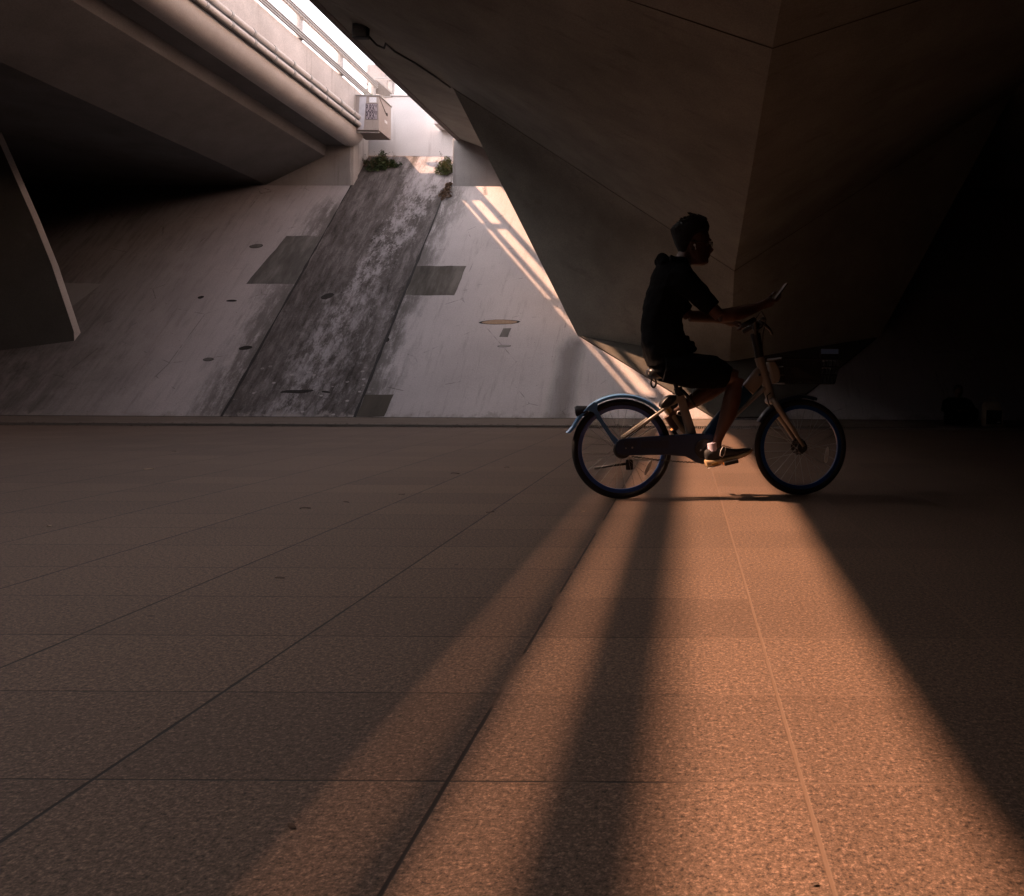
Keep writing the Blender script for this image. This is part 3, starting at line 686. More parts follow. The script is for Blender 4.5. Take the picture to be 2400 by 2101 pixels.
# cranks and pedals
CA = math.atan2(.250-.334, .712-.549); CL = 0.175
for sgn, y0 in ((1, -.098), (-1, .098)):
    ex, ez = .549+sgn*CL*math.cos(CA), .334+sgn*CL*math.sin(CA)
    cr = beam([(.549,y0,.334),(ex,y0,ez)], [.017,.012], [.009,.007], 8).build('crank', M['dark_metal'], bk, smooth=True, auto=50)
    pa = math.radians(12 if sgn > 0 else -50); yy = y0+math.copysign(.058, y0); mt = Matrix.Translation((ex, yy, ez)) @ Matrix.Rotation(-pa, 4, 'Y')
    MB().box((-.048,-.045,-.014),(.048,.045,.012), mt).build('pedal', M['black_plastic'], cr, bevel=.005)
    for sx in (-1, 1): MB().box((sx*.0495-.0015,-.030,-.008),(sx*.0495+.0015,.030,.008), mt).build('pedal_reflector', M['orange_refl'], cr)
# chain below the case
m = MB()
for i in range(58):
    x = .06+.0085*i; z = .286-.045*math.sin(min(1, i/57)*PI/2)+.002*math.sin(i*2.1)
    m.box((x,-.045,z-.0045),(x+.0062,-.038,z+.0045))
m.build('chain', M['dark_metal'], bk)
# rear fender with stay, light
def fender(cx, a0, a1, R, name, mat, n=48, flick=None):
    rings = []
    for i in range(n+1):
        a = math.radians(a0+(a1-a0)*i/n); r = R
        if flick: r = R+flick*max(0, (a-math.radians(152))/math.radians(13))**2
        prof = [(-.022,-.033),(-.006,-.031),(.0,-.022),(.003,0),(.0,.022),(-.006,.031),(-.022,.033),(-.019,.027),(-.004,.020),(-.001,0),(-.004,-.020),(-.019,-.027)]
        rings.append([Vector((cx+(r+dr)*math.cos(a), dy, WR+(r+dr)*math.sin(a))) for dr, dy in prof])
    return MB().skin(rings).build(name, mat, bk, smooth=True, auto=45)
rf = fender(0.0, 44, 163, 0.366, 'rear_fender', M['grey_blue'], flick=.03)
m = MB().prism([(-.262,-.037,.585),(-.235,-.037,.615),(-.19,-.037,.652),(-.165,-.037,.640),(-.170,-.037,.600),(-.135,-.037,.535),(-.075,-.037,.445),(-.025,-.037,.392),(-.05,-.037,.365),(-.09,-.037,.425),(-.15,-.037,.515),(-.195,-.037,.580),(-.225,-.037,.590)], (0,-.012,0)); m.build('fender_stay', M['grey_blue'], rf, bevel=.004)
m = MB().prism([(-.235,.037,.600),(-.19,.037,.63),(-.17,.037,.600),(-.075,.037,.445),(-.025,.037,.392),(-.05,.037,.365),(-.15,.037,.515),(-.205,.037,.575)], (0,.012,0)); m.build('fender_stay', M['grey_blue'], rf, bevel=.004)
m = MB().tube([(-.312,0,.585),(-.300,0,.587),(-.225,0,.588)], [.028,.036,.033], 20); m.build('rear_light', M['black_plastic'], rf, smooth=True, auto=40)
MB().tube([(-.3135,0,.585),(-.3125,0,.585)], .022, 16).build('lens', plain('red_lens', (0.18,0.01,0.01), 0.25), rf)
ff = fender(1.247, 72, 150, 0.362, 'front_fender', M['dark_fender'])
# seat post, clamp, lock, saddle
MB().tube([(.382,0,.70),(.362,0,.76),(.345,0,.815)], .015, 14).build('seat_post', M['black_plastic'], bk, smooth=True, auto=40)
cl = MB().tube([(.393,0,.690),(.376,0,.745)], .030, 16).build('seat_clamp', M['black_plastic'], bk, smooth=True, auto=40)
MB().tube([(.40,-.034,.728),(.43,-.038,.695),(.462,-.036,.655),(.488,-.034,.628)], [.012,.012,.012,.009], 8).build('lever', M['black_plastic'], cl, smooth=True)
dr_ = Vector((.10,0,.075)).normalized()
m = MB(); m.skin([[Vector((.306,0,.652))+dr_*(k*.062*math.cos(t))+Vector((-.6,0,.8))*(k*.030*math.sin(t))+Vector((0,y,0)) for t in [q*2*PI/20 for q in range(20)]] for y, k in ((-.062,.85),(-.055,1),(.055,1),(.062,.85))])
lk = m.build('frame_lock', M['black_plastic'], bk, smooth=True, auto=45)
MB().box((.29,-.066,.648),(.325,-.0625,.668)).build('lock_badge', M['dark_metal'], lk)
rings = []
for x, wy, z0, z1 in ((.158,.020,.832,.850),(.164,.062,.815,.868),(.185,.088,.802,.880),(.225,.094,.800,.884),(.28,.080,.808,.882),(.33,.055,.815,.876),(.39,.034,.822,.872),(.45,.025,.828,.868),(.485,.018,.836,.862)):
    zc, hz = (z0+z1)/2, (z1-z0)/2
    rings.append([Vector((x, wy*math.copysign(abs(math.cos(t))**.7, math.cos(t)), zc+hz*math.copysign(abs(math.sin(t))**.7, math.sin(t)))) for t in [q*2*PI/20 for q in range(20)]])
sdl = MB().skin(rings).build('saddle', plain('saddle_vinyl', (0.02,0.019,0.019), 0.30), bk, smooth=True, sub=1)
MB().box((.166,-.0665,.832),(.186,-.062,.846), Matrix.Identity(4)).build('saddle_badge', M['conc_white'], sdl)
m = MB().tube([Vector((.208,-.02,.785))+Vector((.017*math.cos(t),0,.032*math.sin(t)-.008)) for t in [q*2*PI/16 for q in range(17)]], .0065, 8); m.build('saddle_loop', M['black_plastic'], sdl, smooth=True)
MB().tube([(.20,-.03,.81),(.30,-.02,.805),(.37,-.02,.812)], .0045, 6).build('saddle_rail', M['dark_metal'], sdl)
MB().tube([(.20,.03,.81),(.30,.02,.805),(.37,.02,.812)], .0045, 6).build('saddle_rail', M['dark_metal'], sdl)
# kickstand
ks = MB().box((.035,.070,.185),(.085,.095,.255)).build('kickstand', M['black_plastic'], bk, bevel=.006)
MB().tube([(.05,.09,.225),(-.04,.105,.215),(-.175,.12,.195)], [.009,.008,.008], 8).build('stand_leg', M['black_plastic'], ks, smooth=True)
# fork
fk = MB().tube([(1.012,0,.725),(1.030,0,.672)], .034, 18).build('fork', M['cream'], bk, smooth=True, auto=40)
MB().tube([(1.030,-.075,.655),(1.030,.075,.655)], .024, 14).build('crown', M['cream'], fk, smooth=True, auto=40)
for sy in (-1, 1):
    MB().tube([(1.026,sy*.066,.668),(1.07,sy*.066,.60),(1.16,sy*.066,.475),(1.247,sy*.064,.345)], [.022,.021,.017,.012], 12).build('leg', M['cream'], fk, smooth=True)
MB().tube([(1.018,-.036,.712),(.99,-.04,.69),(1.0,-.045,.64),(1.03,-.05,.60)], .004, 6).build('cable', M['black_plastic'], fk)
# stem, handlebar
st_ = MB().tube([(.952,0,.935),(.940,0,1.0),(.926,0,1.07),(.916,0,1.12)], [.030,.031,.034,.036], 16).build('stem', M['black_plastic'], bk, smooth=True, auto=40)
rot = Matrix.Translation((.92,0,0)) @ Matrix.Rotation(math.radians(-10), 4, 'Z') @ Matrix.Translation((-.92,0,0))
def bar(pts, r, n=10):
    return MB().tube([rot @ Vector(p) for p in pts], r, n)
hb = bar([(.86,-.29,1.172),(.885,-.22,1.196),(.90,-.14,1.205),(.905,-.09,1.185),(.915,-.05,1.13),(.92,-.015,1.105),(.925,.015,1.105),(.93,.05,1.13),(.945,.09,1.185),(.945,.14,1.205),(.93,.22,1.196),(.90,.29,1.172)], .0125, 10).build('handlebar', M['black_plastic'], bk, smooth=True)
bar([(.80,-.315,1.150),(.835,-.305,1.166),(.885,-.225,1.197)], [.016,.018,.018]).build('grip', M['rubber'], hb, smooth=True)
bar([(.86,.315,1.150),(.885,.30,1.166),(.93,.225,1.197)], [.016,.018,.018]).build('grip', M['rubber'], hb, smooth=True)
bar([(.93,-.14,1.195),(.95,-.20,1.170),(.93,-.27,1.145),(.90,-.30,1.125)], [.009,.007,.006,.006], 8).build('brake_lever', M['black_plastic'], hb, smooth=True)
bar([(.965,.13,1.20),(1.0,.16,1.19),(1.04,.20,1.16),(1.06,.24,1.13)], [.018,.014,.010,.010], 8).build('brake_lever', M['black_plastic'], hb, smooth=True)
bar([(.90,-.12,1.20),(.95,-.06,1.27),(.99,0,1.22),(.97,.0,1.12),(.965,0,1.02)], .0035, 6).build('cable', M['black_plastic'], hb, smooth=True)
bar([(.93,.12,1.20),(.90,.06,1.17),(.91,.0,1.14)], .0035, 6).build('cable', M['black_plastic'], hb, smooth=True)
MB().ball((.985,.05,1.225), (.02,.02,.014), 8).build('bell', M['dark_metal'], hb, smooth=True)
# basket: frame bars, slats and a label plate
bs = MB().box((1.085,-.14,.772),(1.44,.14,.782)).build('basket', M['black_plastic'], bk, bevel=.004)
T4 = [(1.060,-.170,.945),(1.470,-.170,.945),(1.470,.170,.945),(1.060,.170,.945)]; B4 = [(1.095,-.14,.777),(1.440,-.14,.777),(1.440,.14,.777),(1.095,.14,.777)]
for k in range(4):
    a, b = Vector(T4[k]), Vector(T4[(k+1) % 4]); c, d = Vector(B4[k]), Vector(B4[(k+1) % 4])
    MB().tube([a, b], .0095, 8).build('rim_bar', M['black_plastic'], bs)
    m = MB(); L = (b-a).length; n = int(L/.026)
    for i in range(n+1):
        t = i/n; p, q = a.lerp(b, t), c.lerp(d, t); m.tube([p, q], .0042, 5)
    for f in (.33, .66): m.tube([a.lerp(c, f), b.lerp(d, f)], .006, 6)
    m.build('side_grid', M['black_plastic'], bs)
MB().prism([(1.335,-.168,.790),(1.335,-.168,.935),(1.066,-.168,.935),(1.098,-.146,.790)], (0,.004,0)).build('side_panel', M['black_plastic'], bs)
m = MB().box((1.322,-.176,.950),(1.458,-.166,1.018)); lp_ = m.build('label_plate', M['black_plastic'], bs, bevel=.003)
MB().box((1.328,-.1785,.978),(1.452,-.1765,1.012)).build('blue_label', plain('blue_label', (0.16,0.30,0.62), 0.5, nz=0.06), lp_)

# ================================================================== RIDER
M['skin'] = plain('skin', (0.090, 0.042, 0.028), 0.55, nz=0.06, scale=30)
M['skin'].node_tree.nodes['Principled BSDF'].inputs['Subsurface Weight'].default_value = 0.08
M['skin'].node_tree.nodes['Principled BSDF'].inputs['Subsurface Radius'].default_value = (0.02, 0.008, 0.004)
M['shirt'] = plain('black_cotton', (0.006, 0.0055, 0.006), 0.98, spec=0.08, nz=0.2, scale=60, bump=0.3)
M['shorts'] = plain('black_shorts', (0.005, 0.005, 0.0055), 0.98, spec=0.08, nz=0.2, scale=60, bump=0.3)
M['hair'] = plain('black_hair', (0.005, 0.0045, 0.004), 0.75, nz=0.3, scale=90)
rd = empty('person', RORG, HEAD)
tag(rd, 'young man in black shirt and shorts riding the bicycle while looking at his phone', 'person')
def sect(m, rows, n=20, p=2.3):
    """rows (z, x_back, x_front, half_width[, y]) stacked upward"""
    rings = []
    for r in rows:
        z, xb, xf, wy = r[:4]; y0 = r[4] if len(r) > 4 else 0
        rings.append([Vector(((xb+xf)/2+(xf-xb)/2*math.copysign(abs(math.cos(t))**(2/p), math.cos(t)), y0+wy*math.copysign(abs(math.sin(t))**(2/p), math.sin(t)), z)) for t in [q*2*PI/n for q in range(n)]])
    m.skin(rings); return m
b = MB()
# head and neck
sect(b, [(1.577,.468,.552,.034),(1.592,.452,.573,.048),(1.612,.43,.580,.056),(1.64,.405,.584,.062),(1.67,.388,.584,.067),(1.70,.376,.580,.071),(1.735,.366,.588,.075),(1.77,.362,.590,.077),(1.81,.368,.578,.073),(1.845,.39,.552,.058),(1.865,.43,.51,.03)], p=2.15)
b.tube([(.566,0,1.748),(.590,0,1.705),(.604,0,1.683),(.592,0,1.665)], [.010,.013,.017,.012], 10)         # nose
b.ball((.593,.012,1.672), .010, 8); b.ball((.593,-.012,1.672), .010, 8)
b.tube([(.572,-.026,1.650),(.589,0,1.653),(.572,.026,1.650)], [.006,.010,.006], 8)                        # lips
b.tube([(.570,-.022,1.636),(.586,0,1.638),(.570,.022,1.636)], [.006,.009,.006], 8)
b.ball((.560,0,1.606), (.026,.03,.022), 8)
b.tube([(.580,-.045,1.742),(.592,-.02,1.748),(.592,.02,1.748),(.580,.045,1.742)], [.008,.010,.010,.008], 8)  # brow
for sy in (-1, 1):
    b.tube([(.455,sy*.070,1.662),(.447,sy*.080,1.690),(.450,sy*.084,1.715),(.466,sy*.082,1.722),(.476,sy*.076,1.705)], [.009,.010,.010,.009,.007], 8)   # ear
b.tube([(.345,0,1.50),(.392,0,1.57),(.425,0,1.63),(.44,0,1.67)], [.080,.061,.057,.056], 18)
# trunk under the clothes
sect(b, [(.90,.23,.36,.10),(1.0,.20,.36,.12),(1.15,.17,.36,.135),(1.30,.17,.375,.15),(1.42,.20,.41,.165),(1.50,.235,.42,.15),(1.54,.27,.42,.09)])
# arms
NE, FE = (.612,-.235,1.216), (.50,.25,1.250)
b.tube([(.345,-.165,1.475),(.40,-.20,1.42),(.50,-.225,1.325),NE], [.055,.052,.045,.041], 14)
b.tube([NE,(.69,-.222,1.226),(.77,-.195,1.246),(.86,-.165,1.276),(.915,-.148,1.296)], [.044,.049,.046,.034,.028], 14)
b.tube([(.345,.165,1.475),(.38,.20,1.40),(.43,.235,1.32),FE], [.055,.052,.045,.041], 14)
b.tube([FE,(.60,.262,1.250),(.69,.262,1.240),(.775,.262,1.222)], [.041,.043,.034,.026], 14)
# near hand: palm and five fingers round the phone
def limb(pts, rr, n=9): b.tube(pts, rr, n)
limb([(.900,-.150,1.296),(.935,-.142,1.305),(.975,-.132,1.322),(1.000,-.128,1.334)], [.027,.031,.034,.028], 12)
b.ball((.965,-.118,1.312), (.034,.030,.020), 10)
for k, (y0, L) in enumerate(((-.162,.86),(-.142,.97),(-.121,1.0),(-.101,.93))):    # little to index, curling behind the phone
    x0, z0 = .992+.004*k, 1.326+.006*k
    limb([(x0,y0,z0),(x0+.030*L,y0-.002,z0+.006),(x0+.056*L,y0,z0+.026),(x0+.062*L,y0+.006,z0+.050*L)], [.0100,.0092,.0084,.0072])
limb([(.955,-.108,1.322),(.985,-.085,1.352),(1.012,-.088,1.382),(1.030,-.098,1.402)], [.013,.0115,.010,.0085])   # thumb in front
# far hand closed on the grip
limb([(.765,.262,1.224),(.80,.262,1.216),(.835,.262,1.208)], [.026,.032,.030], 12)
for k, y0 in enumerate((.232,.252,.272,.291)):
    limb([(.838,y0,1.214),(.868,y0,1.206),(.884,y0,1.186),(.872,y0+.002,1.164),(.856,y0,1.158)], [.0100,.0096,.009,.0085,.0075])
limb([(.815,.240,1.205),(.838,.222,1.190),(.856,.212,1.178)], [.013,.011,.009])
# legs
NK, FK = (.752,-.115,.812), (.742,.105,.790)
b.tube([(.29,-.075,.90),(.40,-.100,.88),(.60,-.112,.855),NK], [.06,.080,.070,.056], 16)
b.tube([NK,(.742,-.118,.755),(.722,-.122,.66),(.690,-.124,.55),(.650,-.125,.46),(.625,-.126,.395),(.615,-.127,.345)], [.056,.052,.062,.054,.038,.031,.033], 16)
b.tube([(.29,.075,.90),(.40,.100,.88),(.60,.108,.835),FK], [.06,.080,.070,.056], 16)
b.tube([FK,(.700,.107,.765),(.610,.112,.712),(.510,.118,.655),(.430,.122,.610),(.372,.124,.575),(.340,.125,.552)], [.055,.052,.060,.052,.037,.031,.033], 16)
b.tube([(.600,-.127,.345),(.66,-.128,.315),(.74,-.13,.300)], [.032,.030,.026], 12)
b.tube([(.330,.127,.552),(.36,.128,.500),(.40,.13,.455)], [.032,.030,.026], 12)
body = fused(b, 'body', M['skin'], rd, 0.0048, 5, 0.45)
# hair: cropped sides, brushed-back top
h = MB()
sect(h, [(1.655,.385,.43,.050),(1.69,.366,.445,.070),(1.72,.350,.465,.080),(1.755,.338,.50,.085),(1.785,.326,.545,.087),(1.812,.318,.585,.087),(1.84,.338,.590,.084),(1.87,.375,.580,.074),(1.893,.415,.562,.056),(1.906,.45,.535,.03)], p=2.2)
rnd = random.Random(3)
for i in range(260):
    a = rnd.uniform(0, PI); y = rnd.uniform(-.075, .075); tt = rnd.random()
    x = .345+.20*tt; zt = 1.825+.085*math.sin(min(1, tt*1.25)*PI*.5)-(y/.085)**2*.035
    L = rnd.uniform(.025, .055) if tt > .25 else rnd.uniform(.012, .03)
    h.tube([(x+.02,y,zt-.014),(x,y,zt-.003),(x-L*.8,y+rnd.uniform(-.008,.008),zt-.003+L*rnd.uniform(.0,.35))], [.008,.005,.002], 5)
for i in range(10):
    y = rnd.uniform(-.03,.03); h.tube([(.515,y,1.89),(.48,y,1.915),(.445+rnd.uniform(-.01,.01),y,1.932+rnd.uniform(-.008,.004))], [.012,.007,.0025], 5)
fused(h, 'hair', M['hair'], rd, 0.0035, 1, 0.3)
# shirt with hood and sleeves
t = MB()
sect(t, [(.885,.168,.40,.158),(.93,.158,.44,.172),(.99,.134,.475,.172),(1.035,.126,.482,.170),(1.07,.124,.445,.166),(1.10,.123,.420,.163),(1.15,.122,.404,.162),(1.20,.126,.400,.164),(1.267,.134,.408,.170),(1.33,.149,.418,.180),(1.388,.164,.430,.190),(1.44,.180,.445,.190),(1.49,.192,.450,.180),(1.533,.207,.445,.155),(1.575,.235,.445,.115),(1.605,.265,.440,.085),(1.622,.30,.43,.070)])
t.tube([(.275,-.085,1.565),(.262,-.05,1.600),(.268,0,1.612),(.262,.05,1.600),(.275,.085,1.565)], [.034,.042,.044,.042,.034], 12)
t.tube([(.30,-.09,1.60),(.36,-.088,1.585),(.43,-.065,1.548),(.455,-.03,1.525)], [.030,.028,.022,.018], 10)
t.tube([(.30,.09,1.60),(.36,.088,1.585),(.43,.065,1.548),(.455,.03,1.525)], [.030,.028,.022,.018], 10)
t.tube([(.33,-.15,1.500),(.375,-.185,1.455),(.44,-.21,1.385),(.51,-.226,1.315),(.562,-.232,1.262)], [.078,.088,.080,.069,.062], 18)
t.tube([(.33,.15,1.500),(.36,.185,1.445),(.395,.215,1.375),(.44,.236,1.315),(.475,.245,1.283)], [.078,.088,.076,.066,.060], 18)
for z, dx, k in ((1.035,.462,.022),(1.002,.474,.020),(1.075,.43,.018)):
    t.tube([(dx-.05,-.13,z-.01),(dx,-.06,z+.004),(dx+.006,0,z),(dx,.06,z-.004),(dx-.05,.13,z+.01)], [k*.6,k,k,k,k*.6], 10)
wr = lambda co: Vector(co)*0 + Vector((0.005*mnoise.noise(co*22), 0.006*mnoise.noise(co*19+Vector((5,0,0))), 0.002*mnoise.noise(co*25))) + Vector((0.009,0.004,0.002))*mnoise.noise(Vector((co.x*14, co.y*6, co.z*22)))
fused(t, 'shirt', M['shirt'], rd, 0.006, 3, 0.4, jig=wr)
# shorts
t = MB()
sect(t, [(.812,.235,.40,.135),(.85,.195,.43,.165),(.90,.172,.46,.174),(.95,.158,.46,.176),(.985,.155,.44,.168),(1.01,.16,.42,.160)])
t.tube([(.27,-.090,.885),(.40,-.102,.868),(.52,-.108,.852),(.60,-.112,.848),(.655,-.114,.832),(.700,-.115,.816)], [.098,.112,.118,.112,.096,.074], 20)
t.tube([(.27,.090,.885),(.40,.102,.862),(.52,.106,.840),(.62,.108,.826),(.680,.107,.806)], [.098,.108,.106,.092,.070], 20)
fused(t, 'shorts', M['shorts'], rd, 0.006, 3, 0.4, jig=wr)
# shoes
M['shoe'] = plain('shoe_knit', (0.022, 0.020, 0.020), 0.75, nz=0.25, scale=90, bump=0.3)
M['sole'] = plain('tan_sole', (0.416, 0.288, 0.16), 0.5, nz=0.1)
M['sock'] = plain('lilac_sock', (0.62, 0.52, 0.62), 0.95, nz=0.08)
M['lace'] = plain('pale_lace', (0.70, 0.64, 0.62), 0.8)
M['outsole'] = plain('white_outsole', (0.72, 0.64, 0.56), 0.6)
def shoe(name, origin, pitch, y):
    """flat shoe, ball of the foot at the origin, then pitched"""
    mt = Matrix.Translation((origin[0], y, origin[1])) @ Matrix.Rotation(-math.radians(pitch), 4, 'Y')
    def X(m): m.v = [tuple(mt @ Vector(p)) for p in m.v]; return m
    up = MB(); rings = []
    for x, w, z0, z1 in ((-.192,.014,.022,.085),(-.185,.028,.018,.100),(-.165,.034,.016,.108),(-.13,.036,.015,.106),(-.095,.037,.014,.112),(-.065,.039,.014,.104),(-.03,.042,.014,.080),(.01,.045,.014,.064),(.05,.046,.016,.054),(.09,.041,.020,.048),(.115,.030,.026,.044),(.128,.014,.030,.040)):
        zc, hz = (z0+z1)/2, (z1-z0)/2
        rings.append([Vector((x, w*math.cos(t_), zc+hz*math.copysign(abs(math.sin(t_))**.8, math.sin(t_)))) for t_ in [q*2*PI/20 for q in range(20)]])
    up.skin(rings); sh = X(up).build(name, M['shoe'], rd, smooth=True, sub=1)
    rings = []
    for x, w, z0, z1 in ((-.200,.016,.004,.034),(-.193,.032,-.010,.042),(-.16,.040,-.014,.038),(-.11,.040,-.012,.030),(-.04,.043,-.010,.026),(.02,.048,-.010,.023),(.07,.047,-.006,.024),(.11,.036,.004,.028),(.134,.016,.016,.033)):
        zc, hz = (z0+z1)/2, (z1-z0)/2
        rings.append([Vector((x, w*math.copysign(abs(math.cos(t_))**.6, math.cos(t_)), zc+hz*math.copysign(abs(math.sin(t_))**.6, math.sin(t_)))) for t_ in [q*2*PI/20 for q in range(20)]])
    X(MB().skin(rings)).build('sole', M['sole'], sh, smooth=True, auto=40)
    m = MB(); m.box((-.190,-.039,-.0165),(-.100,.039,-.0125)); X(m).build('outsole', M['outsole'], sh, bevel=.0015)
    m = MB(); m.box((-.165,-.0425,-.004),(-.120,-.0385,.012)); X(m).build('air_window', plain('amber_window', (0.35,0.20,0.06), 0.25), sh, bevel=.002)
    m = MB(); m.tube([(-.125,0,.085),(-.122,0,.115),(-.120,0,.138)], [.036,.0345,.0335], 18, ry=.95); X(m).build('sock', M['sock'], sh, smooth=True, auto=50)
    m = MB(); m.tube([(-.055,-.032,.108),(-.085,-.044,.078),(-.098,-.047,.050),(-.085,-.048,.036),(-.066,-.046,.050),(-.045,-.036,.092)], .0028, 6); X(m).build('lace', M['lace'], sh, smooth=True)
    m = MB(); m.tube([(-.02,-.036,.082),(-.04,0,.096),(-.06,.034,.108)], .0028, 6); m.tube([(0,-.04,.070),(-.02,0,.086),(-.04,.038,.095)], .0028, 6); X(m).build('lace', M['lace'], sh, smooth=True)
    m = MB(); m.tube([(-.190,0,.098),(-.205,0,.112),(-.212,0,.102)], .004, 6); X(m).build('heel_tab', M['shoe'], sh, smooth=True)
    return sh
shoe('shoe', (.737, .274), 14, -.132)
shoe('shoe', (.412, .470), -52, .135)
# glasses, earbud
gl = MB()
for sy in (-1, 1):
    gl.tube([Vector((.606-.012*abs(math.sin(t_)*0)-.006, sy*.032+.024*math.cos(t_), 1.716+.018*math.sin(t_))) for t_ in [q*2*PI/18 for q in range(19)]], .0022, 6)
    gl.tube([(.600,sy*.056,1.722),(.560,sy*.076,1.722),(.470,sy*.084,1.722)], .0024, 6)
gl.tube([(.600,-.008,1.720),(.606,0,1.724),(.600,.008,1.720)], .0022, 6)
gl.build('glasses', M['black_plastic'], rd, smooth=True)
eb = MB(); eb.ball((.470,-.090,1.697), .0085, 8); eb.tube([(.472,-.093,1.695),(.476,-.094,1.668)], .0032, 6); eb.build('earbud', plain('white_plastic', (0.7,0.68,0.66), 0.35), rd, smooth=True)
for sy in (-1, 1): MB().ball((.571,sy*.031,1.716), .0115, 10).build('eye', plain('eye_dark', (0.08,0.06,0.05), 0.4), rd, smooth=True)

# phone in his hand
ph = empty('phone', RORG, HEAD); tag(ph, 'slim phone held upright in the rider\'s right hand above the handlebar', 'phone')
pm = Matrix.Translation((1.016,-.128,1.345)) @ Matrix.Rotation(math.radians(37), 4, 'Y')
MB().box((-.0038,-.036,-.005),(.0038,.036,.132), pm).build('case', M['black_plastic'], ph, bevel=.002)
MB().box((-.0052,-.0375,.0),(-.0040,.0345,.1325), pm).build('pale_edge', plain('phone_rim', (0.40,0.38,0.36), 0.3, 0.3), ph)

# ================================================================== SEATED FIGURE, BAG
sp = empty('person', (4.98, 14.7, 0)); tag(sp, 'dark figure slumped on the ground in the shadows at the foot of the right bank', 'person')
b = MB()
sect(b, [(.02,-.20,.20,.20),(.12,-.22,.20,.20),(.25,-.20,.16,.19),(.38,-.20,.12,.21),(.46,-.18,.10,.22),(.51,-.13,.08,.14)])
for v in range(len(b.v)): x, y, z = b.v[v]; b.v[v] = (y*1.15, x*.8+.05, z)
for sx in (-1, 1):
    b.tube([(sx*.10,.0,.12),(sx*.24,-.24,.26),(sx*.20,-.34,.16),(sx*.02,-.36,.06)], [.10,.085,.065,.05], 12)
    b.tube([(sx*.20,.02,.44),(sx*.27,-.06,.30),(sx*.16,-.22,.26),(sx*.06,-.27,.28)], [.065,.055,.045,.035], 12)
fused(b, 'clothes', M['shorts'], sp, .012, 3)
b = MB(); b.tube([(0,.02,.48),(0,-.03,.56)], [.055,.05], 12); b.ball((0,-.05,.63), (.077,.095,.108), 12); b.tube([(0,-.145,.65),(0,-.16,.61)], [.008,.014], 8)
for sx in (-1, 1):
    b.ball((sx*.078,-.035,.62), (.012,.02,.03), 6); b.ball((sx*.055,-.285,.28), (.04,.045,.022), 8)
    for k in range(4): b.tube([(sx*(.035+.014*k),-.31,.28),(sx*(.030+.014*k),-.345,.275),(sx*(.028+.014*k),-.36,.25)], .0085, 6)
    b.tube([(sx*.02,-.28,.29),(sx*.005,-.31,.30)], .010, 6)
fused(b, 'body', M['skin'], sp, .007, 3)
MB().ball((0,-.035,.655), (.085,.098,.098), 12).build('hair', M['hair'], sp, smooth=True)
bgm = plain('pale_bag', (0.62, 0.52, 0.40), 0.7, nz=0.12, scale=12, bump=0.4)
bgp = empty('carrier_bag', (5.52, 14.45, 0)); tag(bgp, 'pale carrier bag with a black square print standing beside the slumped figure', 'bag')
rings = []
for z, wx, wy, o_ in ((0,.165,.09,0),(.02,.185,.10,0),(.18,.185,.10,.003),(.32,.175,.085,-.004),(.40,.155,.06,-.012),(.445,.12,.035,-.02)):
    rings.append([Vector((o_+wx*math.copysign(abs(math.cos(t_))**.6, math.cos(t_)), wy*math.copysign(abs(math.sin(t_))**.6, math.sin(t_)), z+.012*math.sin(5*t_+z*20)*(z > .3))) for t_ in [q*2*PI/28 for q in range(28)]])
MB().skin(rings).build('sack', bgm, bgp, smooth=True)
pnl = MB().prism([(-.14,-.104,.045),(.135,-.104,.04),(.14,-.104,.29),(-.135,-.104,.295)], (0,.0035,0)).build('print_panel', plain('black_print', (0.015,0.015,0.018), 0.6), bgp, bevel=.001)
MB().box((.055,-.1065,.065),(.11,-.1045,.09)).build('small_tag', M['conc_white'], pnl)
MB().tube([(-.07,0,.43),(-.05,0,.52),(.03,0,.53),(.05,0,.43)], .006, 6).build('handle', bgm, bgp)

